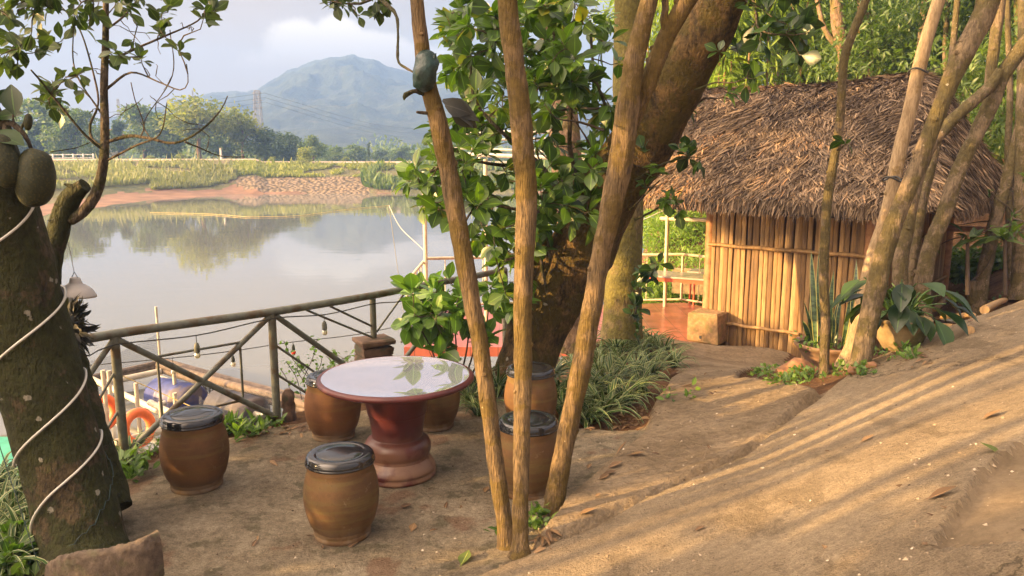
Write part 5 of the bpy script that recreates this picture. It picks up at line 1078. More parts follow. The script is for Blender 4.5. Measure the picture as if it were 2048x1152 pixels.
# more strips where it is steep or at the rim
a[:9000] = RA1-r.random(9000)**1.3*1.1; k = 9000; b[k:k+3500] = RB0+r.random(3500)**2*.16; b[k+3500:k+5000] = RB1-r.random(1500)**2*.2; a[k+5000:k+6500] = RA1-r.random(1500)**2*.05; a[k+6500:k+7300] = RA0+r.random(800)**2*.1
keep = np.ones(len(a), bool); mid = (RB0+RB1)/2; back = (b > mid+.5); keep &= ~(back & (r.random(len(a)) < .65)); a, b = a[keep], b[keep]
a, b = roundc(a, b)
ga = (roof_z(a+e, b)-roof_z(a-e, b))/(2*e); gb = (roof_z(a, b+e)-roof_z(a, b-e))/(2*e); gl_ = np.hypot(ga, gb)+1e-3
x = HA.x+U_.x*a+N_.x*b; y = HA.y+U_.y*a+N_.y*b; z = roof_z(a, b)+r.uniform(-.02, .035, len(a))
da, db = -ga/gl_, -gb/gl_; sl = np.minimum(gl_, 2.2); hd = 1/np.sqrt(1+sl*sl)
D = np.stack([(U_.x*da+N_.x*db)*hd, (U_.y*da+N_.y*db)*hd, -sl*hd], 1)
swirl = fbm(x*1.0, y*1.0, 1.1, 3, 61)*2.2
Nn = np.stack([-(U_.x*ga+N_.x*gb), -(U_.y*ga+N_.y*gb), np.ones(len(a))], 1); Nn = norm(Nn); Sd = np.cross(Nn, D)
D = norm(D+Sd*(swirl+r.normal(0, .50, len(a)))[:, None]+Nn*r.normal(.04, .14, len(a))[:, None])
edge = (b < RB0+.12) | (a > RA1-.08); D[edge] = norm(D[edge]*.6+np.array((0, 0, -.9))+r.normal(0, .16, (edge.sum(), 3)))
w = r.uniform(.55, 1.3, len(a)); Lg = r.uniform(.12, .29, len(a)); Lg[edge] *= .75
tone = fbm(x, y+z, .9, 4, 71)*1.5+.5
front = np.clip((LA*.6-a)/2.5, 0, 1)
rn = np.clip(.02+.62*r.random(len(a))+.62*(tone-.42)*(front*.8+.5)*(r.random(len(a)) < .8)+.08*front, 0, .99)  # paints sunlight into the thatch: orange patches, more at the left end
scatter(g, STRIP, np.stack([x, y, z], 1), D, Nn+r.normal(0, .45, D.shape), np.stack([Lg, w*.0150, w*.035], 1), rn)
g.build('thatched_roof', M['thatch'], hut)
# fallen leaves and a bamboo ridge pole on the roof
g = G(); tube(g, [H(LA-1.7, mid-.35, 2.86), H(LA-.6, mid-.4, 2.82), H(LA+.25, mid-.5, 2.72)], .012, 6, .1, rnd=.2); g.build('tie_pole', M['bamboo_post'], hut)

# ---------------------------------------------------------------- block beside the hut, slab for its arched shadow
q = P(1402, 684, z=-.66); o = thing('stone_block', 'squared yellowish laterite block with a small hole beside the hut corner', 'block', (q.x, q.y, -.78)); g = G()
bc = q+Vector((.13, .17, .19)); box(g, bc, (.46, .36, .46), -R(39), .5, .03, .010); g.build('block', M['laterite'], o, smooth=False)
g = G(); hcp = bc-N_*.183+U_*(-.02)+Vector((0, 0, -.13)); box(g, hcp, (.035, .01, .045), -R(39)); g.build('hole', M['cable'], o, smooth=False)
q2_ = P(1447, 664, z=-.60)-N_*.04; g = G(); 
V = [];  
for s in (0, 1):
    for a in np.linspace(0, math.pi, 9): V.append(q2_+U_*(.11*math.cos(a))*.5+N_*(.05+.16*s)+Vector((0, 0, .13+.07*math.sin(a)+.0)))
    V.append(q2_+U_*(-.055)+N_*(.05+.16*s)+Vector((0, 0, -.14))); V.append(q2_+U_*(.055)+N_*(.05+.16*s)+Vector((0, 0, -.14)))
n_ = 11; g.add([tuple(v) for v in V], [tuple(range(n_))[::-1], tuple(range(n_, 2*n_))]); g.add([tuple(v) for v in V], [(i, (i+1) % n_, n_+(i+1) % n_, n_+i) for i in range(n_)]); tag(g.build('arch_shadow_slab', M['brick'], smooth=False), 'dark arch topped slab standing in for the shadow between laterite block and hut wall', 'block')  # dark slab added where only an arched shadow falls

# ---------------------------------------------------------------- deck
DZ = -.75
dk = [P(872, 690, z=DZ), P(1290, 705, z=DZ), P(1440, 690, z=DZ)]
deck = thing('tiled_deck', 'red tiled terrace on posts over the pond beside the hut', 'deck', (1.0, 11.5, DZ))
poly = [(-1.55, 11.0), (.9, 11.0), (2.0, 10.9), (2.85, 11.2), (2.95, 11.35), (4.2, 13.0), (3.2, 14.4), (-1.6, 13.8)]
g = G(); top = [(x, y, DZ) for x, y in poly]; bot = [(x, y, DZ-.14) for x, y in poly]; n_ = len(poly); g.add(top, [tuple(range(n_))]); g.add(bot, [tuple(range(n_))[::-1]]); g.add(top+bot, [(i+n_, (i+1) % n_+n_, (i+1) % n_, i) for i in range(n_)]); g.build('floor', M['redtile'], deck, smooth=False)
for x, y in ((-1.4, 11.2), (-1.45, 13.5), (.8, 11.2), (.8, 13.9), (3.0, 14.1)): g = G(); tube(g, [(x, y, -3.5), (x, y, DZ-.14)], .07, 10); g.build('leg', M['raft_pole'], deck)
dr_ = thing('deck_railing', 'pale slim railing with thin balusters round the far edge of the terrace', 'railing', (.5, 13.6, DZ))
line = [(-1.5, 11.1), (-1.5, 13.62), (.8, 13.95), (3.1, 14.2), (4.1, 13.2)]
for hgt_, r_ in ((.93, .026), (.10, .02)):
    g = G(); tube(g, [(x, y, DZ+hgt_) for x, y in line], r_, 8); g.build('top_rail' if hgt_ > .5 else 'bottom_rail', M['cream_pipe'], dr_)
for i in range(len(line)-1):
    a_ = np.array(line[i]); b_ = np.array(line[i+1]); n = int(np.linalg.norm(b_-a_)/.33)
    for k in range(n): c = a_+(b_-a_)*k/n; g = G(); bar(g, Vector((c[0], c[1], DZ+.10)), Vector((c[0], c[1], DZ+.93)), .009 if k else .024, 6); g.build('baluster' if k else 'post', M['cream_pipe'], dr_)
fr_ = thing('canopy_frame', 'open frame of pale steel poles and roof bars over the terrace', 'frame', (.5, 13, DZ))
pl = [(P(852, 560, t=13.3), 1.78), (P(972, 560, t=13.0), 1.9), (P(1331, 560, t=14.2), 1.9)]
for c, zt in pl: g = G(); tube(g, [(c.x, c.y, DZ), (c.x, c.y, zt)], .034, 10); g.build('pole', M['cream_pipe'], fr_)
def hb(a_, b_, r_=.03, mat='white_metal'): g = G(); bar(g, a_, b_, r_); g.build('roof_bar', M[mat], fr_)
hb(P(905, 268, t=13), P(1130, 262, t=13.2), .035); hb(P(905, 308, t=15), P(1170, 318, t=15), .04); hb(P(905, 296, t=16), P(1170, 306, t=16), .025); hb(P(900, 281, t=14), P(1160, 276, t=14.5), .02); hb(P(960, 320, t=13), P(940, 255, t=13), .02); hb(P(1322, 437, t=14.2), P(1420, 440, t=13.2), .035, 'cream_pipe')
hb(P(1240, 460, t=14), P(1420, 380, t=14.3), .008)
def table_(name, label, c, sx, sy, h, rz, top, frame, thick=.03):
    o = thing(name, label, 'table', (c.x, c.y, DZ+.002), None, rz)
    g = G(); box(g, (0, 0, h-thick/2), (sx, sy, thick), 0, .5, .006); g.build('tabletop', M[top], o, local=False, smooth=False)
    g = G(); box(g, (0, 0, h-thick-.035), (sx-.06, sy-.06, .06)); g.build('apron', M[frame], o, local=False, smooth=False)
    for sx_ in (-1, 1):
        for sy_ in (-1, 1): g = G(); box(g, (sx_*(sx/2-.05), sy_*(sy/2-.05), (h-thick-.066)/2), (.05, .05, h-thick-.066)); g.build('leg', M[frame], o, local=False, smooth=False)
    return o
tc = P(1352, 552, z=DZ+.72)
table_('dining_table', 'long dining table with pale glossy top and orange red frame on the terrace', tc+Vector((-.10, .25, 0)), 1.7, .62, .72, -R(28), 'pale_top', 'red_metal')
tc = P(1440, 580, z=DZ+.62); 
bx = P(1372, 610, z=DZ); o = thing('low_wall', 'sunlit orange plastered parapet behind the dining table', 'wall', (bx.x+.55, bx.y+1.0, DZ)); g = G(); box(g, (bx.x+.55, bx.y+1.0, DZ+.26), (1.2, .12, .5), -R(20), .5, .01); g.build('parapet', M['pot'], o, smooth=False)
o = thing('chair', 'small pale topped seat beside the dark post behind the dining table', 'chair', P(1400, 620, z=DZ)); c = P(1402, 612, z=DZ); g = G(); box(g, (c.x, c.y+.1, DZ+.62), (.4, .4, .035), -R(30), .5, .005); g.build('seat', M['pale_top'], o, smooth=False)
for s in (-1, 1):
    for s2_ in (-1, 1): g = G(); bar(g, (c.x+s*.15, c.y+.1+s2_*.15, DZ), (c.x+s*.15, c.y+.1+s2_*.15, DZ+.6), .018); g.build('leg', M['red_metal'], o)

# ---------------------------------------------------------------- fish raft
wz = WATER+.16
def pole(name, lab, a_, b_, r_, mat='raft_pole', parent=None): g = G(); tube(g, [a_, (a_+b_)/2+Vector((0, 0, -.02)), b_], r_, 9, .3, .05, freq=4); o = g.build(name, M[mat], parent); return o
rf = thing('fish_raft', 'floating fish cage raft of weathered poles and planks below the railing', 'raft', P(380, 800, z=wz))
a0 = P(320, 742, z=wz+.12); a1 = P(620, 850, z=wz+.05); a2 = P(130, 772, z=wz+.1); 
pole('pole', None, P(130, 778, z=wz+.1), P(322, 742, z=wz+.12), .055, parent=rf)
for dz, py in ((.12, -8), (.20, -16), (.10, -24)): pole('plank', None, P(318, 745+py, z=wz+dz), P(640, 836+py*1.2, z=wz+dz), .075, 'raft_wood', rf)
for dz, py in ((.05, -4), (.12, -12)): pole('plank', None, P(120, 780+py, z=wz+dz), P(318, 738+py, z=wz+dz), .06, 'raft_wood', rf)
pole('pole', None, P(185, 758, z=wz+.15), P(420, 868, z=wz+.10), .05, parent=rf); pole('pole', None, P(322, 755, z=wz+.04), P(560, 845, z=wz+.04), .04, parent=rf)
pole('pole', None, P(175, 860, z=wz+.05), P(330, 806, z=wz+.05), .045, parent=rf); pole('pole', None, P(300, 805, z=wz+.25), P(402, 850, z=wz+.2), .05, parent=rf); pole('pole', None, P(230, 885, z=wz+.1), P(400, 838, z=wz+.1), .05, parent=rf)
for px, py, hh in ((322, 745, 1.25), (352, 800, .55), (354, 850, .5), (216, 858, .9), (278, 842, .6), (222, 800, .5), (326, 870, .5)):
    c = P(px, py, z=wz); g = G(); bar(g, c-Vector((0, 0, .3)), c+Vector((0, 0, hh)), .032 if hh < 1 else .024, 8); g.build('upright', M['raft_pole'], rf)
dc = P(352, 796, z=WATER+.16); o = thing('plastic_drum', 'blue plastic float drum lying under the raft planks', 'drum', dc); g = G()
ax = Vector((.85, -.5, 0)).normalized(); prf = [(-.485, .0), (-.48, .24), (-.455, .285), (-.2, .29), (-.18, .30), (-.16, .29), (.16, .29), (.18, .30), (.2, .29), (.455, .285), (.48, .24), (.485, 0)]
tube(g, [dc+ax*x for x, _ in prf], [max(.002, r_) for _, r_ in prf], 30); g.build('drum_body', M['blue_drum'], o)
dc2 = dc+ax*1.35+Vector((.05, .1, -.02)); g = G(); tube(g, [dc2+ax*x for x, _ in prf], [max(.002, r_) for _, r_ in prf], 30); o = thing('plastic_drum', 'dark second drum behind the hanging net, right of the blue one', 'drum', dc2); g.build('drum_body', M['dark_drum'], o)
# nets
def net(label, P4, sag=.1):
    g = G(); n = 14; V = []
    for i in range(n+1):
        for j in range(n+1):
            u, v = i/n, j/n; q = (P4[0]*(1-u)+P4[1]*u)*(1-v)+(P4[3]*(1-u)+P4[2]*u)*v; V.append(tuple(q+Vector((0, .05*math.sin(u*9+v*3), -sag*math.sin(u*math.pi)*(1-v*.6)))))
    g.add(V, [(i*(n+1)+j, (i+1)*(n+1)+j, (i+1)*(n+1)+j+1, i*(n+1)+j+1) for i in range(n) for j in range(n)]); tag(g.build('fishing_net', M['net']), label, 'net', 'nets hung round the fish raft')
up = lambda px, py, h: P(px, py, z=wz)+Vector((0, 0, h))
net('grey net hung between the tall stick and the left side of the raft', [up(130, 790, .5), up(322, 745, .75), up(322, 745, .0), up(130, 790, -.05)])
net('dark torn net hanging over the drums on the far side of the raft', [up(380, 770, .15), up(560, 830, .35), up(560, 850, -.1), up(380, 790, -.2)], .05)
net('fine dark net stretched up to the second railing post', [up(400, 822, .25), P(545, 760, z=.0)+Vector((.1, .5, -1.2)), up(560, 852, 0), up(390, 850, -.1)], .1)
g = G(); r = np.random.default_rng(77)
for _ in range(60): px = r.uniform(395, 475); c = up(px, 775+(px-395)*.35, .1); tube(g, [c, c+Vector((r.normal(0, .03), 0, -r.uniform(.2, .7)))], r.uniform(.004, .012), 4)
tag(g.build('torn_netting', M['cable']), 'black shreds of torn netting dangling over the dark drum', 'net')
def torus(g, c, R1, r1, axis, n=36, m_=14):
    ax = Vector(axis).normalized(); e1 = ax.orthogonal().normalized(); e2 = ax.cross(e1)
    V = [tuple(Vector(c)+(e1*math.cos(a)+e2*math.sin(a))*(R1+r1*math.cos(b))+ax*r1*math.sin(b)) for a in np.arange(n)/n*6.28318 for b in np.arange(m_)/m_*6.28318]
    g.add(V, [(i*m_+k, ((i+1) % n)*m_+k, ((i+1) % n)*m_+(k+1) % m_, i*m_+(k+1) % m_) for i in range(n) for k in range(m_)])
for px, py, ax, lab in ((205, 826, (.93, -.36, .1), 'orange ring buoy with pale side leaning on the raft beside the leaning tree'), (276, 856, (.90, -.44, .15), 'faded orange ring buoy hung on a raft stake behind the first railing post')):
    c = P(px, py, z=WATER+.38); o = thing('life_ring', lab, 'life ring', c, 'ring buoys on the raft'); g = G(); torus(g, c, .215, .068, ax); g.build('ring', M['lifebuoy'], o)
    g = G(); a_ = Vector(ax).normalized(); e1 = a_.orthogonal().normalized(); e2 = a_.cross(e1); tube(g, [c+(e1*math.cos(t_)+e2*math.sin(t_))*(.215+.08*abs(math.cos(2*t_))) for t_ in np.linspace(0, 6.28, 33)], .008, 6); g.build('grab_rope', M['raft_pole'], o)
for i, (L, lab) in enumerate((([(300, 425), (420, 428), (500, 434), (545, 433), (600, 431), (700, 418), (778, 411)], 'long yellow float rope lying across the pond surface'),)):
    g = G(); pts = [P(a_, b_, z=WATER+.05) for a_, b_ in L]; tube(g, pts, .014, 6, .8); tag(g.build('float_rope', M['yellow_rope']), lab, 'rope')
g = G(); a_ = P(778, 411, z=WATER+.05); b_ = P(852, 505, t=13.2); tube(g, [a_, a_*.4+b_*.6+Vector((0, 0, -.3)), b_], [.03, .012, .006], 6, 1); tag(g.build('guy_line', M['raft_pole']), 'pale line running from the float rope up to the steel pole', 'rope')
g = G(); pts = [P(230, 745, t=9), P(300, 776, t=9.5), P(420, 826, t=9.5), P(560, 850, t=9)]; tube(g, pts, .006, 5, .2); tag(g.build('yellow_line', M['yellow_rope']), 'thin yellow line crossing the raft below the railing', 'rope')
# white boat hull-like float and tarp left of the tree
g = G(); p0_ = [P(-60, 880, z=WATER+.12), P(60, 868, z=WATER+.12), P(120, 955, z=WATER+.12), P(-60, 985, z=WATER+.12)]; n = 12; V = []
for i in range(n+1):
    for j in range(n+1):
        u, v = i/n, j/n; q = (p0_[0]*(1-u)+p0_[1]*u)*(1-v)+(p0_[3]*(1-u)+p0_[2]*u)*v; V.append(tuple(q+Vector((0, 0, .06*mnoise.noise(q*2)))))
g.add(V, [(i*(n+1)+j, (i+1)*(n+1)+j, (i+1)*(n+1)+j+1, i*(n+1)+j+1) for i in range(n) for j in range(n)]); o = g.build('tarpaulin', M['tarp']); so_ = o.modifiers.new('thick', 'SOLIDIFY'); so_.thickness = .01; tag(o, 'crumpled green tarpaulin afloat at the water edge left of the leaning tree', 'tarpaulin')
pole('bamboo_pole', None, P(-60, 790, z=-1.8), P(60, 775, z=-1.8), .05); tag(bpy.context.scene.objects['bamboo_pole'], 'pale raft pole on the water left of the leaning trunk', 'pole')

# ---------------------------------------------------------------- pots
def pot(label, px, py, wpx, prof, mat, name='plant_pot'):
    q = ground_at(px, py); t = q.y/ray(px, py).y; s = wpx*.5/F*t; o = thing(name, label, 'pot', (q.x, q.y, q.z-.01)); g = G(); lathe(g, [(r_*s, z_*s) for r_, z_ in prof], (0, 0, 0), 48, wob=.015); g.build('bowl', M[mat], o, local=False)
    g = G(); zs = prof[-1][1]-.12; rr = prof[-1][0]*.93; lathe(g, [(rr*s, zs*s), (0, (zs+.04)*s)], (0, 0, 0), 24); g.build('soil', M['dirt'], o, local=False); return q, s
pq1, ps1 = pot('wide shallow brown bowl pot holding the snake plant', 1655, 738, 132, [(0, 0), (.50, 0), (.54, .05), (.62, .22), (.74, .40), (.84, .55), (.88, .66), (.94, .69), (1.0, .76), (1.0, .84), (.93, .84), (.88, .74)], 'pot_brown')
pq2, ps2 = pot('round yellowish clay pot with crumbled rim holding the broad leaved plant', 1798, 696, 112, [(0, 0), (.50, 0), (.56, .06), (.78, .40), (.90, .80), (.93, 1.02), (1.0, 1.06), (1.02, 1.14), (.98, 1.18), (.90, 1.12), (.86, .98)], 'pot')
r = np.random.default_rng(505)
def snake_leaf(g, base, D, L, w, r):
    V = []; U = []; n = 9; D = np.array(D, float); D /= np.linalg.norm(D); side = np.cross(D, (0, -1, .2)); side /= np.linalg.norm(side); rot = r.uniform(-1.0, 1.0); f = np.cross(side, D); side = side*math.cos(rot)+f*math.sin(rot); f = np.cross(side, D); tw = r.uniform(-1, 1)
    for i in range(n):
        s = i/(n-1); ww = w*(.6+.55*math.sin(s*2.4))*(1-s**5); a = tw*s; sd_ = side*math.cos(a)+f*math.sin(a); c = np.array(base)+D*L*s+f*.05*L*math.sin(s*3)
        for k in (-1, -.75, 0, .75, 1): V.append(c+sd_*k*ww+f*abs(k)*ww*.35); U.append(k)
    g.add(V, [(i*5+k, i*5+k+1, i*5+k+6, i*5+k+5) for i in range(n-1) for k in range(4)], r.random(), U)
z1 = pq1.z+ps1*.72; o = thing('snake_plant', 'tall snake plant with yellow edged upright leaves in the bowl pot', 'plant', (pq1.x, pq1.y, z1))
t1 = pq1.y/ray(1650, 700).y
for px, py, bx in ((1640, 492, 1645), (1622, 500, 1632), (1668, 540, 1660), (1712, 520, 1690), (1692, 556, 1672), (1622, 585, 1630), (1606, 600, 1628), (1678, 600, 1668), (1715, 560, 1690), (1640, 560, 1640), (1656, 580, 1655), (1728, 600, 1700), (1604, 640, 1620), (1700, 590, 1685), (1664, 620, 1662), (1735, 560, 1700), (1633, 610, 1640)):
    b_ = P(bx, 690, t=t1+r.uniform(-.12, .12)); b_.z = z1; e_ = P(px, py, t=t1+r.uniform(-.15, .15)); g = G(); d_ = e_-b_; snake_leaf(g, b_, d_, d_.length, .026*r.uniform(.8, 1.15), r); g.build('leaf', M['snake'], o)
g = G(); n = 90; pos = np.stack([pq1.x+r.normal(-.12, .12, n), pq1.y+r.normal(-.05, .12, n), z1+r.uniform(-.02, .06, n)], 1); scatter(g, LEAF_SMALL, pos, r.normal(0, 1, (n, 3))+np.array((0, 0, .4)), r.normal(0, .4, (n, 3))+np.array((0, 0, 1)), .06*r.uniform(.6, 1.3, n)); tag(g.build('pot_weeds', M['leaf_weed']), kind='stuff')
z2 = pq2.z+ps2*1.05; o = thing('broad_leaved_plant', 'glossy arching broad leaved plant in the round clay pot', 'plant', (pq2.x, pq2.y, z2)); gs = G(); n = 34; r = np.random.default_rng(606)
for i in range(n):
    a_ = r.uniform(0, 6.28); out = r.uniform(.06, .24); hh = r.uniform(.10, .36); b_ = Vector((pq2.x+r.normal(0, .03), pq2.y+r.normal(0, .03), z2-.03)); e_ = b_+Vector((math.cos(a_)*out*1.2, math.sin(a_)*out, hh)); tube(gs, [b_, (b_+e_)/2+Vector((0, 0, .06)), e_], .005, 5, .05)
    g = G(); s_ = r.uniform(.20, .32); scatter(g, LEAF_JACK, np.array([e_]), np.array([(math.cos(a_), math.sin(a_), -.55+r.normal(0, .3))]), np.array([(math.cos(a_)*.5, math.sin(a_)*.5, 1)]), np.array([[s_, s_*.8, s_*1.6]])); g.build('leaf', M['leaf_dark'], o)
gs.build('stems', M['leaf_dark'], o)
q = ground_at(1590, 752); g = G(); tube(g, [q+Vector((-.10, .15, -.02)), q+Vector((.05, .16, .03)), q+Vector((.30, .12, -.02))], [.04, .09, .05], 12, .04, .35, freq=6); tag(g.build('red_stone', M['stone']), 'flat reddish stone lying left under the snake plant pot', 'stone')
for px, py, s_, lab in ((1710, 748, .05, 'small brown stone between the trunk pair and the road edge'), (1728, 726, .022, 'small loose stone lying on the road near its upper edge'), (1742, 738, .04, 'dark clod at the road edge right of the trunk pair')):
    q = ground_at(px, py); g = G(); tube(g, [q+Vector((-s_, 0, s_*.1)), q+Vector((-s_*.5, 0, s_*.4)), q+Vector((s_*.5, 0, s_*.35)), q+Vector((s_, 0, s_*.1))], [s_*.2, s_*.8, s_*.7, s_*.2], 8, .01, .4, freq=30); tag(g.build('stone', M['stone'] if s_ > .03 else M['brick']), lab, 'stone')

# ---------------------------------------------------------------- spider plants and weeds
r = np.random.default_rng(707)
TB = [blade_tpl(a, 8, .036) for a in (1.5, 2.0, 2.6)]
def rosette(seed, n=46, L=.34):
    q = np.random.default_rng(seed); g = G()
    for T in TB:
        k = n//3; a = q.uniform(0, 6.28, k); D = np.stack([np.cos(a), np.sin(a), q.normal(0, .12, k)], 1); s = L*q.uniform(.55, 1.15, k); scatter(g, T, np.stack([q.normal(0, .02, k), q.normal(0, .02, k), q.normal(0, .006, k)], 1), D, np.stack([q.normal(0, .12, k), q.normal(0, .12, k), np.ones(k)], 1), np.stack([s, s*0+L*.85*q.uniform(.8, 1.3, k), s], 1))
    return g
sp_mesh = [rosette(900+i).build('spider_plant', M['striped']) for i in range(4)]; sp_used = [False]*4
def plant_at(px, py, s, label, group):
    q = ground_at(px, py); k = random.randrange(4)
    if not sp_used[k]: o = sp_mesh[k]; sp_used[k] = True
    else: o = sp_mesh[k].copy(); COL.objects.link(o)
    o.location = q-Vector((0, 0, .01)); o.rotation_euler = (random.uniform(-.15, .15), random.uniform(-.15, .15), random.uniform(0, 6.28)); o.scale = (s, s, s*random.uniform(.9, 1.2)); tag(o, label, 'plant', group)
BED = [(1120, 845, 1), (1165, 852, 1), (1210, 838, 1.05), (1250, 815, 1), (1290, 790, .95), (1130, 800, 1), (1175, 800, 1.1), (1225, 790, 1.1), (1270, 765, 1.05), (1310, 755, 1), (1340, 735, .95), (1100, 770, 1), (1145, 765, 1.1), (1190, 758, 1.1), (1240, 745, 1.1), (1285, 735, 1.1), (1325, 715, 1), (1200, 725, 1.1), (1240, 715, 1.15), (1280, 705, 1.1), (1310, 698, 1), (1160, 735, 1.1), (1120, 730, 1), (1225, 690, 1), (1265, 688, 1), (1095, 810, .9), (1180, 705, 1),
       (955, 790, .9), (935, 812, .8), (975, 765, 1), (990, 790, .9), (965, 830, .7), (1000, 745, 1.1)]
ROWS = {}
for i, (px, py, s) in enumerate(BED):
    row = 'row behind the table' if i >= 27 else 'front row' if py > 825 else 'second row' if py > 780 else 'third row' if py > 750 else 'fourth row' if py > 720 else 'back row'
    ROWS.setdefault(row, []).append((px, i))
ORD = ['leftmost', 'second from left', 'third from left', 'fourth from left', 'fifth from left', 'sixth from left', 'seventh from left']
WHERE = {i: (row, ORD[k]) for row, L in ROWS.items() for k, (px, i) in enumerate(sorted(L))}
for i, (px, py, s) in enumerate(BED):
    lab = f'striped spider plant, {WHERE[i][1]} in the {WHERE[i][0]}'+(' of the bed under the trees' if i < 27 else '')
    plant_at(px+random.uniform(-8, 8), py+random.uniform(-5, 5), s*1.32, lab, 'spider plants of the trunk bed' if i < 27 else 'spider plants behind the table')
for px, py, s, w_ in ((20, 1060, 1.2, 'middle one, arching widely'), (60, 1010, 1.1, 'touching the bark, uppermost'), (0, 990, 1.2, 'farthest back under the tarpaulin'), (45, 1110, 1.1, 'beside the clay edging piece'), (-40, 1040, 1.3, 'cut off by the left picture edge'), (15, 1150, 1.1, 'lowest one in the corner'), (70, 1065, 1.0, 'hugging the foot of the trunk'), (-30, 1110, 1.3, 'outermost one in the lower left')): plant_at(px, py, s, 'bright spider plant left of the leaning trunk, '+w_, 'spider plants left of the leaning trunk')
for px, py, s, w_ in ((262, 915, .9, 'largest and foremost'), (280, 902, .8, 'rightmost, nearest the stool'), (250, 935, .75, 'lowest, nearest the tree'), (235, 900, .8, 'right at the post')): plant_at(px, py, s, 'small spider plant tuft by the first railing post, '+w_, 'spider plants at the first railing post')
def weeds(n, regs, size, mat, name, T=LEAF_SMALL, up=.5, hgt_r=(0, .06), seed=1):
    q = np.random.default_rng(seed); g = G(); pos = []
    for cx, cy, rx, ry, w_ in regs:
        for _ in range(w_):
            a_ = q.uniform(0, 6.28); rr = math.sqrt(q.random()); s0 = ground_at(cx+rx*rr*math.cos(a_), cy+ry*rr*math.sin(a_)); m_ = int(q.integers(4, 9))
            for _ in range(m_): pos.append((s0.x+q.normal(0, .03), s0.y+q.normal(0, .03), s0.z+q.uniform(*hgt_r)))
    pos = np.array(pos); k = len(pos); scatter(g, T, pos, q.normal(0, 1, (k, 3))+np.array((0, 0, up)), q.normal(0, .4, (k, 3))+np.array((0, 0, 1)), size*q.uniform(.5, 1.4, k)); return tag(g.build(name, M[mat]), kind='stuff')
weeds(0, [(600, 800, 60, 20, 40), (520, 845, 60, 14, 40), (680, 730, 60, 20, 40), (640, 700, 30, 30, 20), (860, 720, 40, 20, 20), (590, 760, 30, 30, 20)], .055, 'leaf_weed', 'edge_weeds', seed=11)
weeds(0, [(1560, 752, 60, 20, 60), (1600, 760, 50, 12, 30), (1590, 690, 18, 20, 25), (1690, 748, 30, 8, 14), (1790, 712, 40, 10, 20), (1720, 750, 20, 8, 10)], .045, 'leaf_weed', 'bed_weeds', seed=12)
weeds(0, [(40, 1060, 80, 100, 60), (30, 1140, 60, 30, 40), (240, 880, 40, 30, 30), (270, 960, 20, 20, 10), (10, 880, 30, 50, 30)], .075, 'leaf_weed', 'corner_weeds', hgt_r=(0, .12), seed=13)
weeds(0, [(1010, 1085, 16, 10, 5), (1075, 1060, 18, 16, 10), (1380, 800, 14, 8, 3), (1340, 800, 10, 6, 3), (1960, 600, 60, 14, 14)], .055, 'leaf_weed', 'trunk_weeds', hgt_r=(0, .08), seed=14)
weeds(0, [(700, 745, 100, 14, 50), (900, 745, 80, 25, 40), (470, 870, 60, 12, 30), (350, 905, 40, 12, 12), (850, 690, 40, 20, 20)], .10, 'leaf_weed', 'grass_tufts', T=LEAF_LONG, up=1.4, seed=15)
# climbing weeds at the pier
g = G(); gt = G(); r = np.random.default_rng(15)
for px, py, t in ((700, 715, 7.0), (670, 730, 6.9), (640, 760, 6.6), (600, 780, 6.4), (615, 740, 6.4)):
    for _ in range(3):
        b_ = P(px+r.uniform(-20, 20), py+20, t=t); e_ = b_+Vector((r.normal(0, .15), r.normal(0, .08), r.uniform(.1, .35))); C, _ = tube(gt, [b_, (b_+e_)/2+Vector((r.normal(0, .03), 0, .02)), e_], .003, 5, .04)
        k = len(C)*2; pos = C[r.integers(0, len(C), k)]+r.normal(0, .015, (k, 3)); scatter(g, LEAF_JACK, pos, r.normal(0, 1, (k, 3)), np.array((0, 0, 1))+r.normal(0, .4, (k, 3)), .05*r.uniform(.6, 1.2, k))
o = thing('climbing_weed', 'leafy weed climbing over the brick pier and edge beside the railing', 'plant', P(660, 740, t=6.9)); g.build('leaves', M['leaf_bush'], o); gt.build('stems', M['twig'], o)

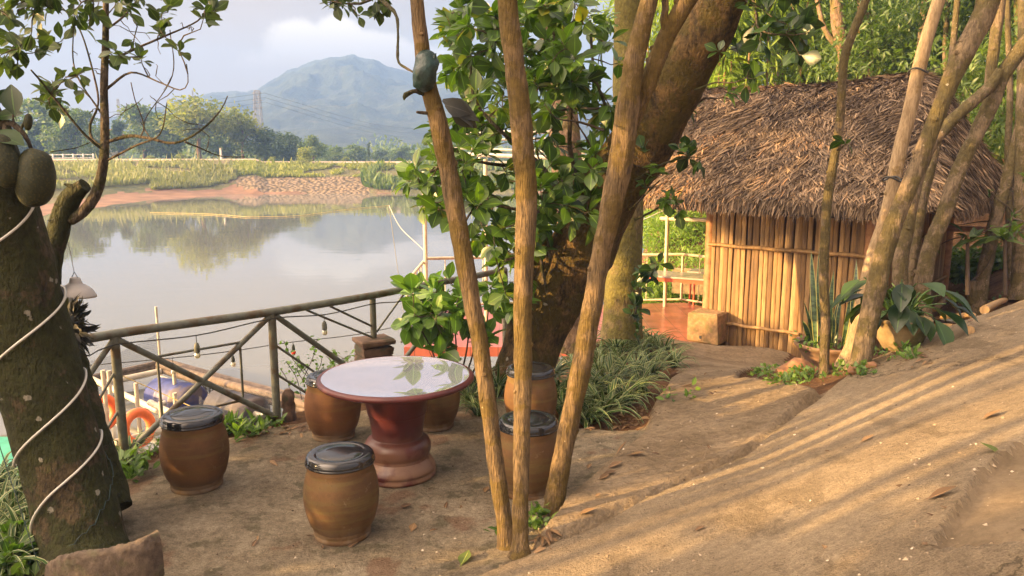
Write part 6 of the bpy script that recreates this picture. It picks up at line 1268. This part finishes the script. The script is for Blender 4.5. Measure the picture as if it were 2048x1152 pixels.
# ---------------------------------------------------------------- fallen leaves
lf = G(); proto = {}
def fallen(px, py, L, lab, rz, mat='dry_leaf', curl=.5, yellow=False):
    q = ground_at(px, py); T = leaf_tpl((.01, .03, .16, .24, .22, .12, .01), -.25*curl, .30); g = G()
    e_ = .05; nx_ = -(hz(q.x+e_, q.y)-hz(q.x-e_, q.y))/(2*e_); ny_ = -(hz(q.x, q.y+e_)-hz(q.x, q.y-e_))/(2*e_); nn = np.array((nx_, ny_, 1.))
    D = np.array((math.cos(rz), math.sin(rz), 0.)); D -= nn*np.dot(D, nn)/np.dot(nn, nn); scatter(g, T, np.array([q+Vector((0, 0, .005))]), D[None], nn[None]+np.array((random.uniform(-.15, .15), random.uniform(-.15, .15), 0)), np.array([L]), np.array([random.random()])); tag(g.build('fallen_leaf', M[mat]), lab, 'leaf', 'fallen leaves')
FL = [(1228, 918, .13, 'pale fallen leaf, left one of the pair near the bed corner', .1), (1252, 912, .12, 'pale fallen leaf, right one of the pair near the bed corner', -.3), (1212, 942, .11, 'brown curled leaf below the pair near the bed corner', .3), (1175, 942, .08, 'small crumpled leaf left of the leaf pair', 1.2), (1200, 952, .10, 'dark leaf lying under the leaf pair', 0), (1195, 966, .09, 'lowest leaf of the little heap near the bed corner', .6),
      (795, 1020, .085, 'fallen leaf on the patio right of the frontmost stool', .4), (822, 1072, .09, 'small brown leaf on the patio between stool and trunks', 1.5), (968, 990, .08, 'dry leaf left of the slender trunks', 1.3), (1152, 1032, .11, 'curled leaf right beside the rightmost slender trunk foot', .2), (1845, 1010, .12, 'long slender grey leaf lying alone on the road', -.35), (2022, 928, .12, 'yellow leaf at the broken right edge of the road', 2.6),
      (1718, 888, .09, 'dark small leaf in the middle of the road', 0.1), (1960, 842, .12, 'dark leaf in the sun near the right edge of the road', .1), (920, 1140, .14, 'yellow green leaf at the patio edge in the foreground', 1.3), (1385, 1068, .06, 'tiny dark leaf on the lower road', 0), (1360, 776, .12, 'brown leaf beside the path edge by the bed', .1), (1455, 690, .15, 'dark dry leaf lying before the laterite block', .0), (1190, 1000, .05, 'tiny leaf at the patio rim', .9), (552, 872, .09, 'dry leaf at the patio edge by the railing', .5), (500, 880, .08, 'small dry leaf left of the patio edge leaves', 2), (1740, 732, .06, 'pale crumb leaf on the road by the upper edge', 1)]
for px, py, L, lab, rz in FL: fallen(px, py, L, lab, rz, 'dry_leaf' if 'yellow' not in lab else 'leaf_far_yellow')
q = np.random.default_rng(99); g = G(); pos = []; 
for cx, cy, rx, ry, n in ((1260, 840, 50, 20, 70), (1150, 850, 60, 14, 40), (1400, 760, 90, 30, 14), (1780, 720, 80, 16, 50), (570, 860, 90, 16, 60), (300, 900, 50, 16, 30), (700, 1000, 300, 120, 16), (1500, 1000, 400, 130, 12), (1940, 600, 60, 20, 60), (1900, 640, 40, 14, 40), (1900, 560, 60, 30, 50), (1080, 1090, 40, 14, 30)):
    for _ in range(n): pos.append(tuple(ground_at(cx+rx*q.uniform(-1, 1), cy+ry*q.uniform(-1, 1))+Vector((0, 0, .012))))
pos = np.array(pos); k = len(pos); scatter(g, LEAF_LONG, pos, q.normal(0, 1, (k, 3))*np.array((1, 1, .15)), q.normal(0, .25, (k, 3))+np.array((0, 0, 1)), .075*q.uniform(.3, 1.3, k)); tag(g.build('leaf_litter', M['dry_leaf']), kind='stuff')

# grit and crumbs
q = np.random.default_rng(31); g = G(); TET = (np.array([(-1, -.8, 0), (1, -.7, 0), (.2, 1, 0), (0, 0, .9), (.6, .3, .5)], float), np.array([(0, 1, 3), (1, 2, 4), (4, 2, 3), (1, 4, 3), (2, 0, 3)]), np.zeros(5))
n = 9000; X_ = np.concatenate([q.uniform(-3, 4.2, n), q.normal(0, 1, 500)*.5+1.2]); Y_ = np.concatenate([2.2+q.random(n)**1.6*6, q.normal(0, 1, 500)*.4+4.2]); ok = (sdist(X_, Y_, SHORE) > .3); X_, Y_ = X_[ok], Y_[ok]; cl_n = fbm(X_, Y_, 1.7, 3, 77); ok = cl_n > q.uniform(-.3, .25, len(X_)); X_, Y_ = X_[ok], Y_[ok]; k = len(X_); a_ = q.uniform(0, 6.28, k)
scatter(g, TET, np.stack([X_, Y_, height(X_[:, None], Y_[:, None])[:, 0]-.001], 1), np.stack([np.cos(a_), np.sin(a_), q.normal(0, .2, k)], 1), np.stack([q.normal(0, .2, k), q.normal(0, .2, k), np.ones(k)], 1), .0015+.009*q.random(k)**4)
m = Mt('grit'); m.color(m.ramp(m.attr('rnd'), [(0, (.06, .04, .025)), (.5, (.25, .19, .12)), (1, (.50, .43, .33))])).rough(.95); tag(g.build('grit', m.m, smooth=False), kind='stuff')

# ---------------------------------------------------------------- things lying behind the planting strip
for a_, b_, r_, lab in (((1500, 0), (0, 0), 0, ''),):
    pass
for (p0_, p1_, r_, lab) in (((1868, 642), (1945, 636), .025, 'yellow bamboo pole lying behind the potted plant, upper of two'), ((1866, 655), (1940, 668), .03, 'reddish bamboo pole lying behind the potted plant, lower of two'), ((1868, 625), (1900, 598), .05, 'grey log lying at the hut corner on the right'), ((1968, 628), (2010, 606), .035, 'grey pole half buried right of the pale patched trunk')):
    a_ = ground_at(*p0_)+Vector((0, 0, r_*.9)); b_ = ground_at(*p1_)+Vector((0, 0, r_*.9)); g = G(); tube(g, [a_, (a_+b_)/2+Vector((0, 0, .01)), b_], r_, 9, .1, .08, rnd=.8); tag(g.build('bamboo_pole', M['bamboo']), lab, 'pole')
q = ground_at(1905, 648); g = G(); box(g, q+Vector((0, 0, .05)), (.28, .2, .02), .3, .5, 0, .012); tag(g.build('paper_scrap', M['white_metal'], smooth=False), 'crumpled white scrap lying between the bamboo poles', 'litter')

# ---------------------------------------------------------------- greenery behind the hut and the terrace
r = np.random.default_rng(808)
def leafcloud(name, label, cat, clumps, per, size, T, mat, group=None, kind=None, limbs=None, trunkmat='twig', loc=None, dirb=(0, 0, -.1), squash=.8):
    """clumps: (px, py, t, radius_m)"""
    g = G()
    for cx, cy, t, rad in clumps:
        c = np.array(P(cx, cy, t=t)); d = norm(r.normal(0, 1, (per, 3))); pos = c+d*rad*(r.random((per, 1))**.4)*np.array((1.1, 1.1, squash)); tone = r.normal(.55, .18)
        scatter(g, T, pos, norm(d*.5+r.normal(0, .8, (per, 3))+np.array(dirb)), norm(r.normal(0, .5, (per, 3))+np.array((0, -.2, 1))), size*r.uniform(.6, 1.35, per), np.clip(tone+r.normal(0, .22, per), 0, 1))
    if kind: return tag(g.build(name, M[mat]), kind=kind)
    o = thing(name, label, cat, loc if loc is not None else P(*clumps[0][:2], t=clumps[0][2]), group)
    g.build('foliage', M[mat], o)
    if limbs:
        for i, L in enumerate(limbs): gt = G(); pts, rd = trunk_pts(L); tube(gt, pts, rd, 9, .15, .12, freq=4); gt.build('trunk' if i == 0 else 'branch', M[trunkmat], o)
    return o
BT = leaf_tpl((.01, .07, .08, .05, .0), .25, .3)
def bamboo(label, px0, px1, t, ytop, culms=9):
    o = thing('bamboo_clump', label, 'bamboo', P((px0+px1)/2, 400, t=t), 'bamboo behind the thatched roof'); g = G(); gc = G()
    for i in range(culms):
        px = r.uniform(px0, px1); tt = t+r.uniform(-1.2, 1.2); lean = r.uniform(-90, 90); a_ = P(px, 420, t=tt); b_ = P(px+lean*.35, 180, t=tt); c_ = P(px+lean*.8, ytop+r.uniform(-80, 60), t=tt-.4); d_ = P(px+lean*1.5, ytop+80, t=tt-.8)
        C, _ = tube(gc, [a_, b_, c_, d_], [.035, .03, .015, .005], 6, .3); 
        for q_ in C[2:]:
            n = 46; dd = norm(r.normal(0, 1, (n, 3))); pos = np.array(q_)+dd*r.uniform(.05, .75, (n, 1)); scatter(g, BT, pos, norm(dd*.6+r.normal(0, .5, (n, 3))+np.array((0, 0, -.35))), norm(r.normal(0, .5, (n, 3))+np.array((0, 0, 1))), .26*r.uniform(.6, 1.3, n), np.clip(r.normal(.45, .25)+r.normal(0, .2, n), 0, 1))
    gc.build('culms', M['bamboo'], o); g.build('foliage', M['leaf_bamboo'], o)
bamboo('feathery yellow green bamboo nearest the leaning trunk, above the left roof end', 1385, 1480, 19, -60, 12)
bamboo('feathery bright bamboo above the middle of the thatched roof', 1460, 1590, 20, -90, 13)
bamboo('feathery bamboo left of the pale winding trunks behind the roof', 1570, 1690, 21, -80, 12)
bamboo('shadier bamboo further back between the winding trunks', 1640, 1790, 23, -90, 10)
bamboo('sunny bamboo behind the upright mossy trunk', 1300, 1400, 22, -40, 8)
leafcloud('slope_shrub', 'bright leafy bank of bushes seen beyond the terrace railing', 'bush', [(1270+i*22+random.uniform(-8, 8), 420+random.uniform(0, 190), 18+random.uniform(-1.5, 3), .75) for i in range(16)]+[(1290+i*20, 590, 17, .6) for i in range(8)]+[(1280+i*24, 440, 21, 1.0) for i in range(8)], 620, .13, LEAF_LONG, 'leaf_slope')
leafcloud('slope_shrub', 'lower bush on the bank left of the upright mossy trunk, over the water edge', 'bush', [(1090+i*30, 430+i*4, 21, .6) for i in range(5)], 300, .13, LEAF_LONG, 'leaf_slope')
grove = [([(1760+random.uniform(-90, 70), random.uniform(-60, 190), 17+random.uniform(-1, 3), .8) for _ in range(22)], 'dense leafy tree with pale winding trunks right behind the roof ridge', [[(1700, 260, 34, 17), (1682, 170, 28, 17), (1690, 110, 28, 16.8), (1675, 40, 26, 16.6), (1670, -60, 22, 16.4)], [(1750, 240, 30, 17.2), (1735, 120, 28, 17), (1728, 20, 26, 17), (1730, -60, 22, 17)], [(1700, 200, 16, 17), (1730, 140, 12, 17), (1790, 80, 8, 17)], [(1690, 110, 14, 16.8), (1650, 60, 10, 16.8), (1630, -20, 8, 16.8)]], 'bark_back'),
         ([(1910+random.uniform(-80, 60), random.uniform(-60, 200), 15+random.uniform(-1, 3), .75) for _ in range(22)], 'leafy tree filling the view over the right end of the roof', [[(1850, 300, 22, 15.5), (1840, 150, 18, 15.5), (1850, 0, 14, 15.5)], [(1900, 240, 14, 15), (1890, 100, 10, 15), (1900, -30, 8, 15)]], 'bark_right'),
         ([(2030+random.uniform(-60, 80), random.uniform(-60, 300), 13.5+random.uniform(-1, 3), .7) for _ in range(24)], 'dark leafy tree behind the right edge trunk', [[(2035, 500, 26, 14), (2030, 300, 22, 14), (2040, 100, 18, 14), (2030, -60, 14, 14)]], 'bark_mossy_post')]
for cl_, lab, lm, bm in grove: leafcloud('broadleaf_tree', lab, 'tree', cl_, 420, .15, LEAF_LONG, 'leaf_back', 'trees behind the hut', limbs=lm, trunkmat=bm, squash=.75)
leafcloud('broadleaf_tree', 'darker wall of trees far behind the bamboo', 'tree', [(1350+i*36, random.uniform(60, 330), 27+random.uniform(-1, 4), 1.5) for i in range(28)]+[(1500+i*40, random.uniform(-60, 120), 27, 1.4) for i in range(16)], 520, .24, LEAF_LONG, 'leaf_back', 'trees behind the hut', limbs=[[(1560, 420, 30, 27), (1550, 100, 26, 27)], [(1800, 420, 30, 27), (1810, 0, 22, 27)]])
leafcloud('hill_shrub', 'green understorey bushes on the slope right of the hut', 'bush', [(1905+i*20+random.uniform(-5, 5), random.uniform(420, 520), 16+random.uniform(0, 3), .5) for i in range(9)]+[(1900+i*22, 400, 19, .9) for i in range(9)], 520, .12, LEAF_LONG, 'leaf_bush')
leafcloud('hill_shrub', 'dark low bushes spreading behind the pale patched trunk', 'bush', [(1900+i*18, 530+random.uniform(-20, 14), 13.5+random.uniform(0, 1.5), .28) for i in range(11)], 300, .13, LEAF_JACK, 'leaf_back')
leafcloud('hill_shrub', 'leafy bushes climbing the red slope beyond the right edge trunk', 'bush', [(2090+i*45, 470+random.uniform(-60, 60), 13+random.uniform(-1, 3), .6) for i in range(10)], 380, .14, LEAF_LONG, 'leaf_back')
# broad blue green leaves of the young plants by the pale trunk
for cx, cy, t, lab, sz, n in ((1935, 478, 10, 'young plant with long blue green leaves left of the pale patched trunk', .42, 9), (2010, 478, 10.5, 'young plant with broad folded leaves between the pale and the right edge trunk', .50, 8)):
    b_ = P(cx, 590, t=t); c_ = P(cx, cy, t=t); o = thing('young_banana', lab, 'plant', b_); gt = G(); tube(gt, [b_, c_], [.03, .02], 8, .1); gt.build('stem', M['twig'], o); g = G()
    a_ = r.uniform(0, 6.28, n); D = np.stack([np.cos(a_), np.sin(a_)*.7, r.uniform(-.2, .9, n)], 1); scatter(g, LEAF_LONG, np.repeat(np.array([c_]), n, 0)+r.normal(0, .04, (n, 3)), D, np.array((0, -.3, 1))+r.normal(0, .3, (n, 3)), sz*r.uniform(.6, 1.1, n)); g.build('leaves', M['leaf_back'], o)

# ---------------------------------------------------------------- unseen trees and hedge, added and shaped to cast shade on patio and road
AZ = np.array(SUN_AZ[:2]); PE = np.array((AZ[1], -AZ[0])); TE = math.tan(SUN_EL)
def uv(u, v, s): q = PE*u+AZ*s; return np.array((q[0], q[1], v-TE*s))
r = np.random.default_rng(909)
def shade_plant(name, label, cat, blobs, s, trunks, size=.17, per=150, leaf='leaf_back'):
    """blobs (u, v, ru, rv, density) in the plane across the sunlight, s metres up-sun"""
    u0 = trunks[0][0] if trunks else blobs[0][0]; c = uv(u0, 0, s); c[2] = hz(c[0], c[1]); o = thing(name, label, cat, tuple(c), 'unseen greenery added for shade'); g = G()
    for u, v, ru, rv, dn in blobs:
        n = int(per*dn*ru*rv/.16)+4; a_ = r.uniform(0, 6.283, n); q = np.sqrt(r.random(n))*(1+.15*r.normal(0, 1, n)); uu = u+ru*q*np.cos(a_); vv = v+rv*q*np.sin(a_); ss = s+r.normal(0, .5, n)
        pos = np.stack([PE[0]*uu+AZ[0]*ss, PE[1]*uu+AZ[1]*ss, vv-TE*ss], 1); gz = hgt(pos[:, :2]); pos[:, 2] = np.maximum(pos[:, 2], gz+.05)
        scatter(g, LEAF_JACK, pos, r.normal(0, 1, (n, 3)), r.normal(0, .5, (n, 3))+np.array((-AZ[0], -AZ[1], .5)), size*r.uniform(.6, 1.3, n))
    if blobs: g.build('foliage', M[leaf], o)
    for i, (u, vt, rad, lean) in enumerate(trunks):
        b_ = uv(u, 0, s); b_[2] = hz(b_[0], b_[1])-.2; t_ = uv(u+lean, vt, s); gt = G(); tube(gt, [b_, (b_+t_)/2+r.normal(0, .04, 3), t_], [rad*1.15, rad, rad*.7], 12, .15, .08, freq=4); gt.build('trunk', M['bark_right'], o)
bl = lambda us, vs, ru, rv, dn, j=.12: [(u+r.normal(0, j), v+r.normal(0, j), ru*r.uniform(.8, 1.25), rv*r.uniform(.8, 1.25), dn) for u in us for v in vs]
shade_plant('hedge', 'unseen leafy hedge added left of the patio to shade it', 'hedge', bl(np.arange(-9.3, -5.75, .45), (-.4, .1, .62), .42, .38, 1.3, .05)+bl((-5.2, -4.75), (-.5, -.05), .34, .36, 1.3, .03)+bl((-4.8,), (.45,), .22, .3, 1.2, .03), -7.5, [], .16)
shade_plant('hedge', 'unseen low hedge added behind the viewer to shade patio and road', 'hedge', bl((-4.3, -4.0), (-.5, .1), .26, .36, 1.3, .03)+bl(np.arange(-3.65, -.2, .4), (-.7, -.2), .32, .34, 1.3, .03), -6.5, [], .14)
shade_plant('broadleaf_tree', 'unseen tree added at the left to shade the near leaning one', 'tree', bl((-4.4, -4.12), np.arange(.3, 3.6, .42), .17, .26, 1.0, .04)+bl((-4.6, -4.2), (3.9, 4.4), .3, .3, 1.0, .05), -6, [(-4.28, 4.2, .10, -.05)], .15)
shade_plant('broadleaf_tree', 'unseen spreading tree added on the left bank to dapple trunks and roof', 'tree', [(-9.9, 2.42, .3, .12, 1.2), (-9.2, 2.62, .3, .10, 1.2), (-8.45, 1.9, .14, .45, .9), (-8.0, 3.2, .4, .3, 1.2), (-8.6, 4.2, .5, .3, 1.2), (-7.8, 4.4, .4, .3, 1.2), (-9.0, 4.9, .6, .3, 1.2), (-10.8, 4.6, .5, .2, 1.), (-7.9, 2.75, .25, .15, 1.)]+[(u, v, .34+.2*(u < -7), .28+.08*(u < -7), 1.1) for u, v in ((-3.5, 2.6), (-3.3, 3.1), (-3.8, 2.9), (-3.5, 3.7), (-4.0, 3.6), (-3.1, 3.9), (-6.4, 2.5), (-6.1, 3.2), (-6.7, 3.3), (-6.3, 4.2), (-6.9, 4.4), (-7.6, 2.9), (-7.5, 4.0), (-8.2, 3.5), (-8.7, 2.95), (-9.1, 3.9), (-9.4, 4.7), (-9.9, 3.3), (-10.3, 4.3), (-8.4, 4.7), (-11.2, 3.8), (-7.6, 5.2), (-9.0, 5.6), (-10.6, 5.2), (-5.4, 3.6), (-5.2, 4.6), (-9.3, 2.55), (-8.3, 2.4), (-12, 4.6))], -11, [(-5.35, 5.2, .08, -.3), (-3.2, 4.6, .06, .1)], .2)
shade_plant('broadleaf_tree', 'unseen clump of trees added behind the viewer to streak the road', 'tree', [(u, v, ru, rv, 1.1) for u, v, ru, rv in ((-2.6, .68, .34, .22), (-2.15, .9, .25, .25), (-1.6, 1.2, .4, .5), (-1.0, 1.6, .5, .7), (-2.2, 1.55, .14, .3), (-3.0, 2.3, .3, .3), (-2.4, 2.3, .35, .25), (-2.7, 3.0, .4, .3), (-3.9, 2.0, .12, .3), (-1.8, 2.7, .5, .5))], -10, [(-3.86, 2.4, .05, .12), (-3.40, 4.5, .10, .15), (-3.12, 4.5, .035, -.1), (-2.62, 4.5, .07, .1), (-2.25, 4.5, .05, -.15), (-1.75, 4.5, .13, .1), (-1.2, 4.5, .12, 0)], .18)

# ---------------------------------------------------------------- haze
g = G(); box(g, (0, 0, 0), (1, 1, 1)); hz_top = 104.0
V = np.array([(x, y, z) for z in (-7.0, hz_top) for x, y in ((-1000, -40), (1150, -40), (1150, 830), (-1000, 830))]); g = G(); g.add(V, [(3, 2, 1, 0), (4, 5, 6, 7), (0, 1, 5, 4), (1, 2, 6, 5), (2, 3, 7, 6), (3, 0, 4, 7)])
hm = bpy.data.materials.new('haze_air'); hm.use_nodes = True; nt = hm.node_tree; nt.nodes.remove(nt.nodes['Principled BSDF']); pv = nt.nodes.new('ShaderNodeVolumePrincipled'); pv.inputs['Color'].default_value = (.26, .47, 1.0, 1); pv.inputs['Density'].default_value = .0013; pv.inputs['Anisotropy'].default_value = 0
nt.links.new(pv.outputs[0], nt.nodes['Material Output'].inputs['Volume']); tag(g.build('haze', hm, smooth=False, attrs=False), kind='stuff')
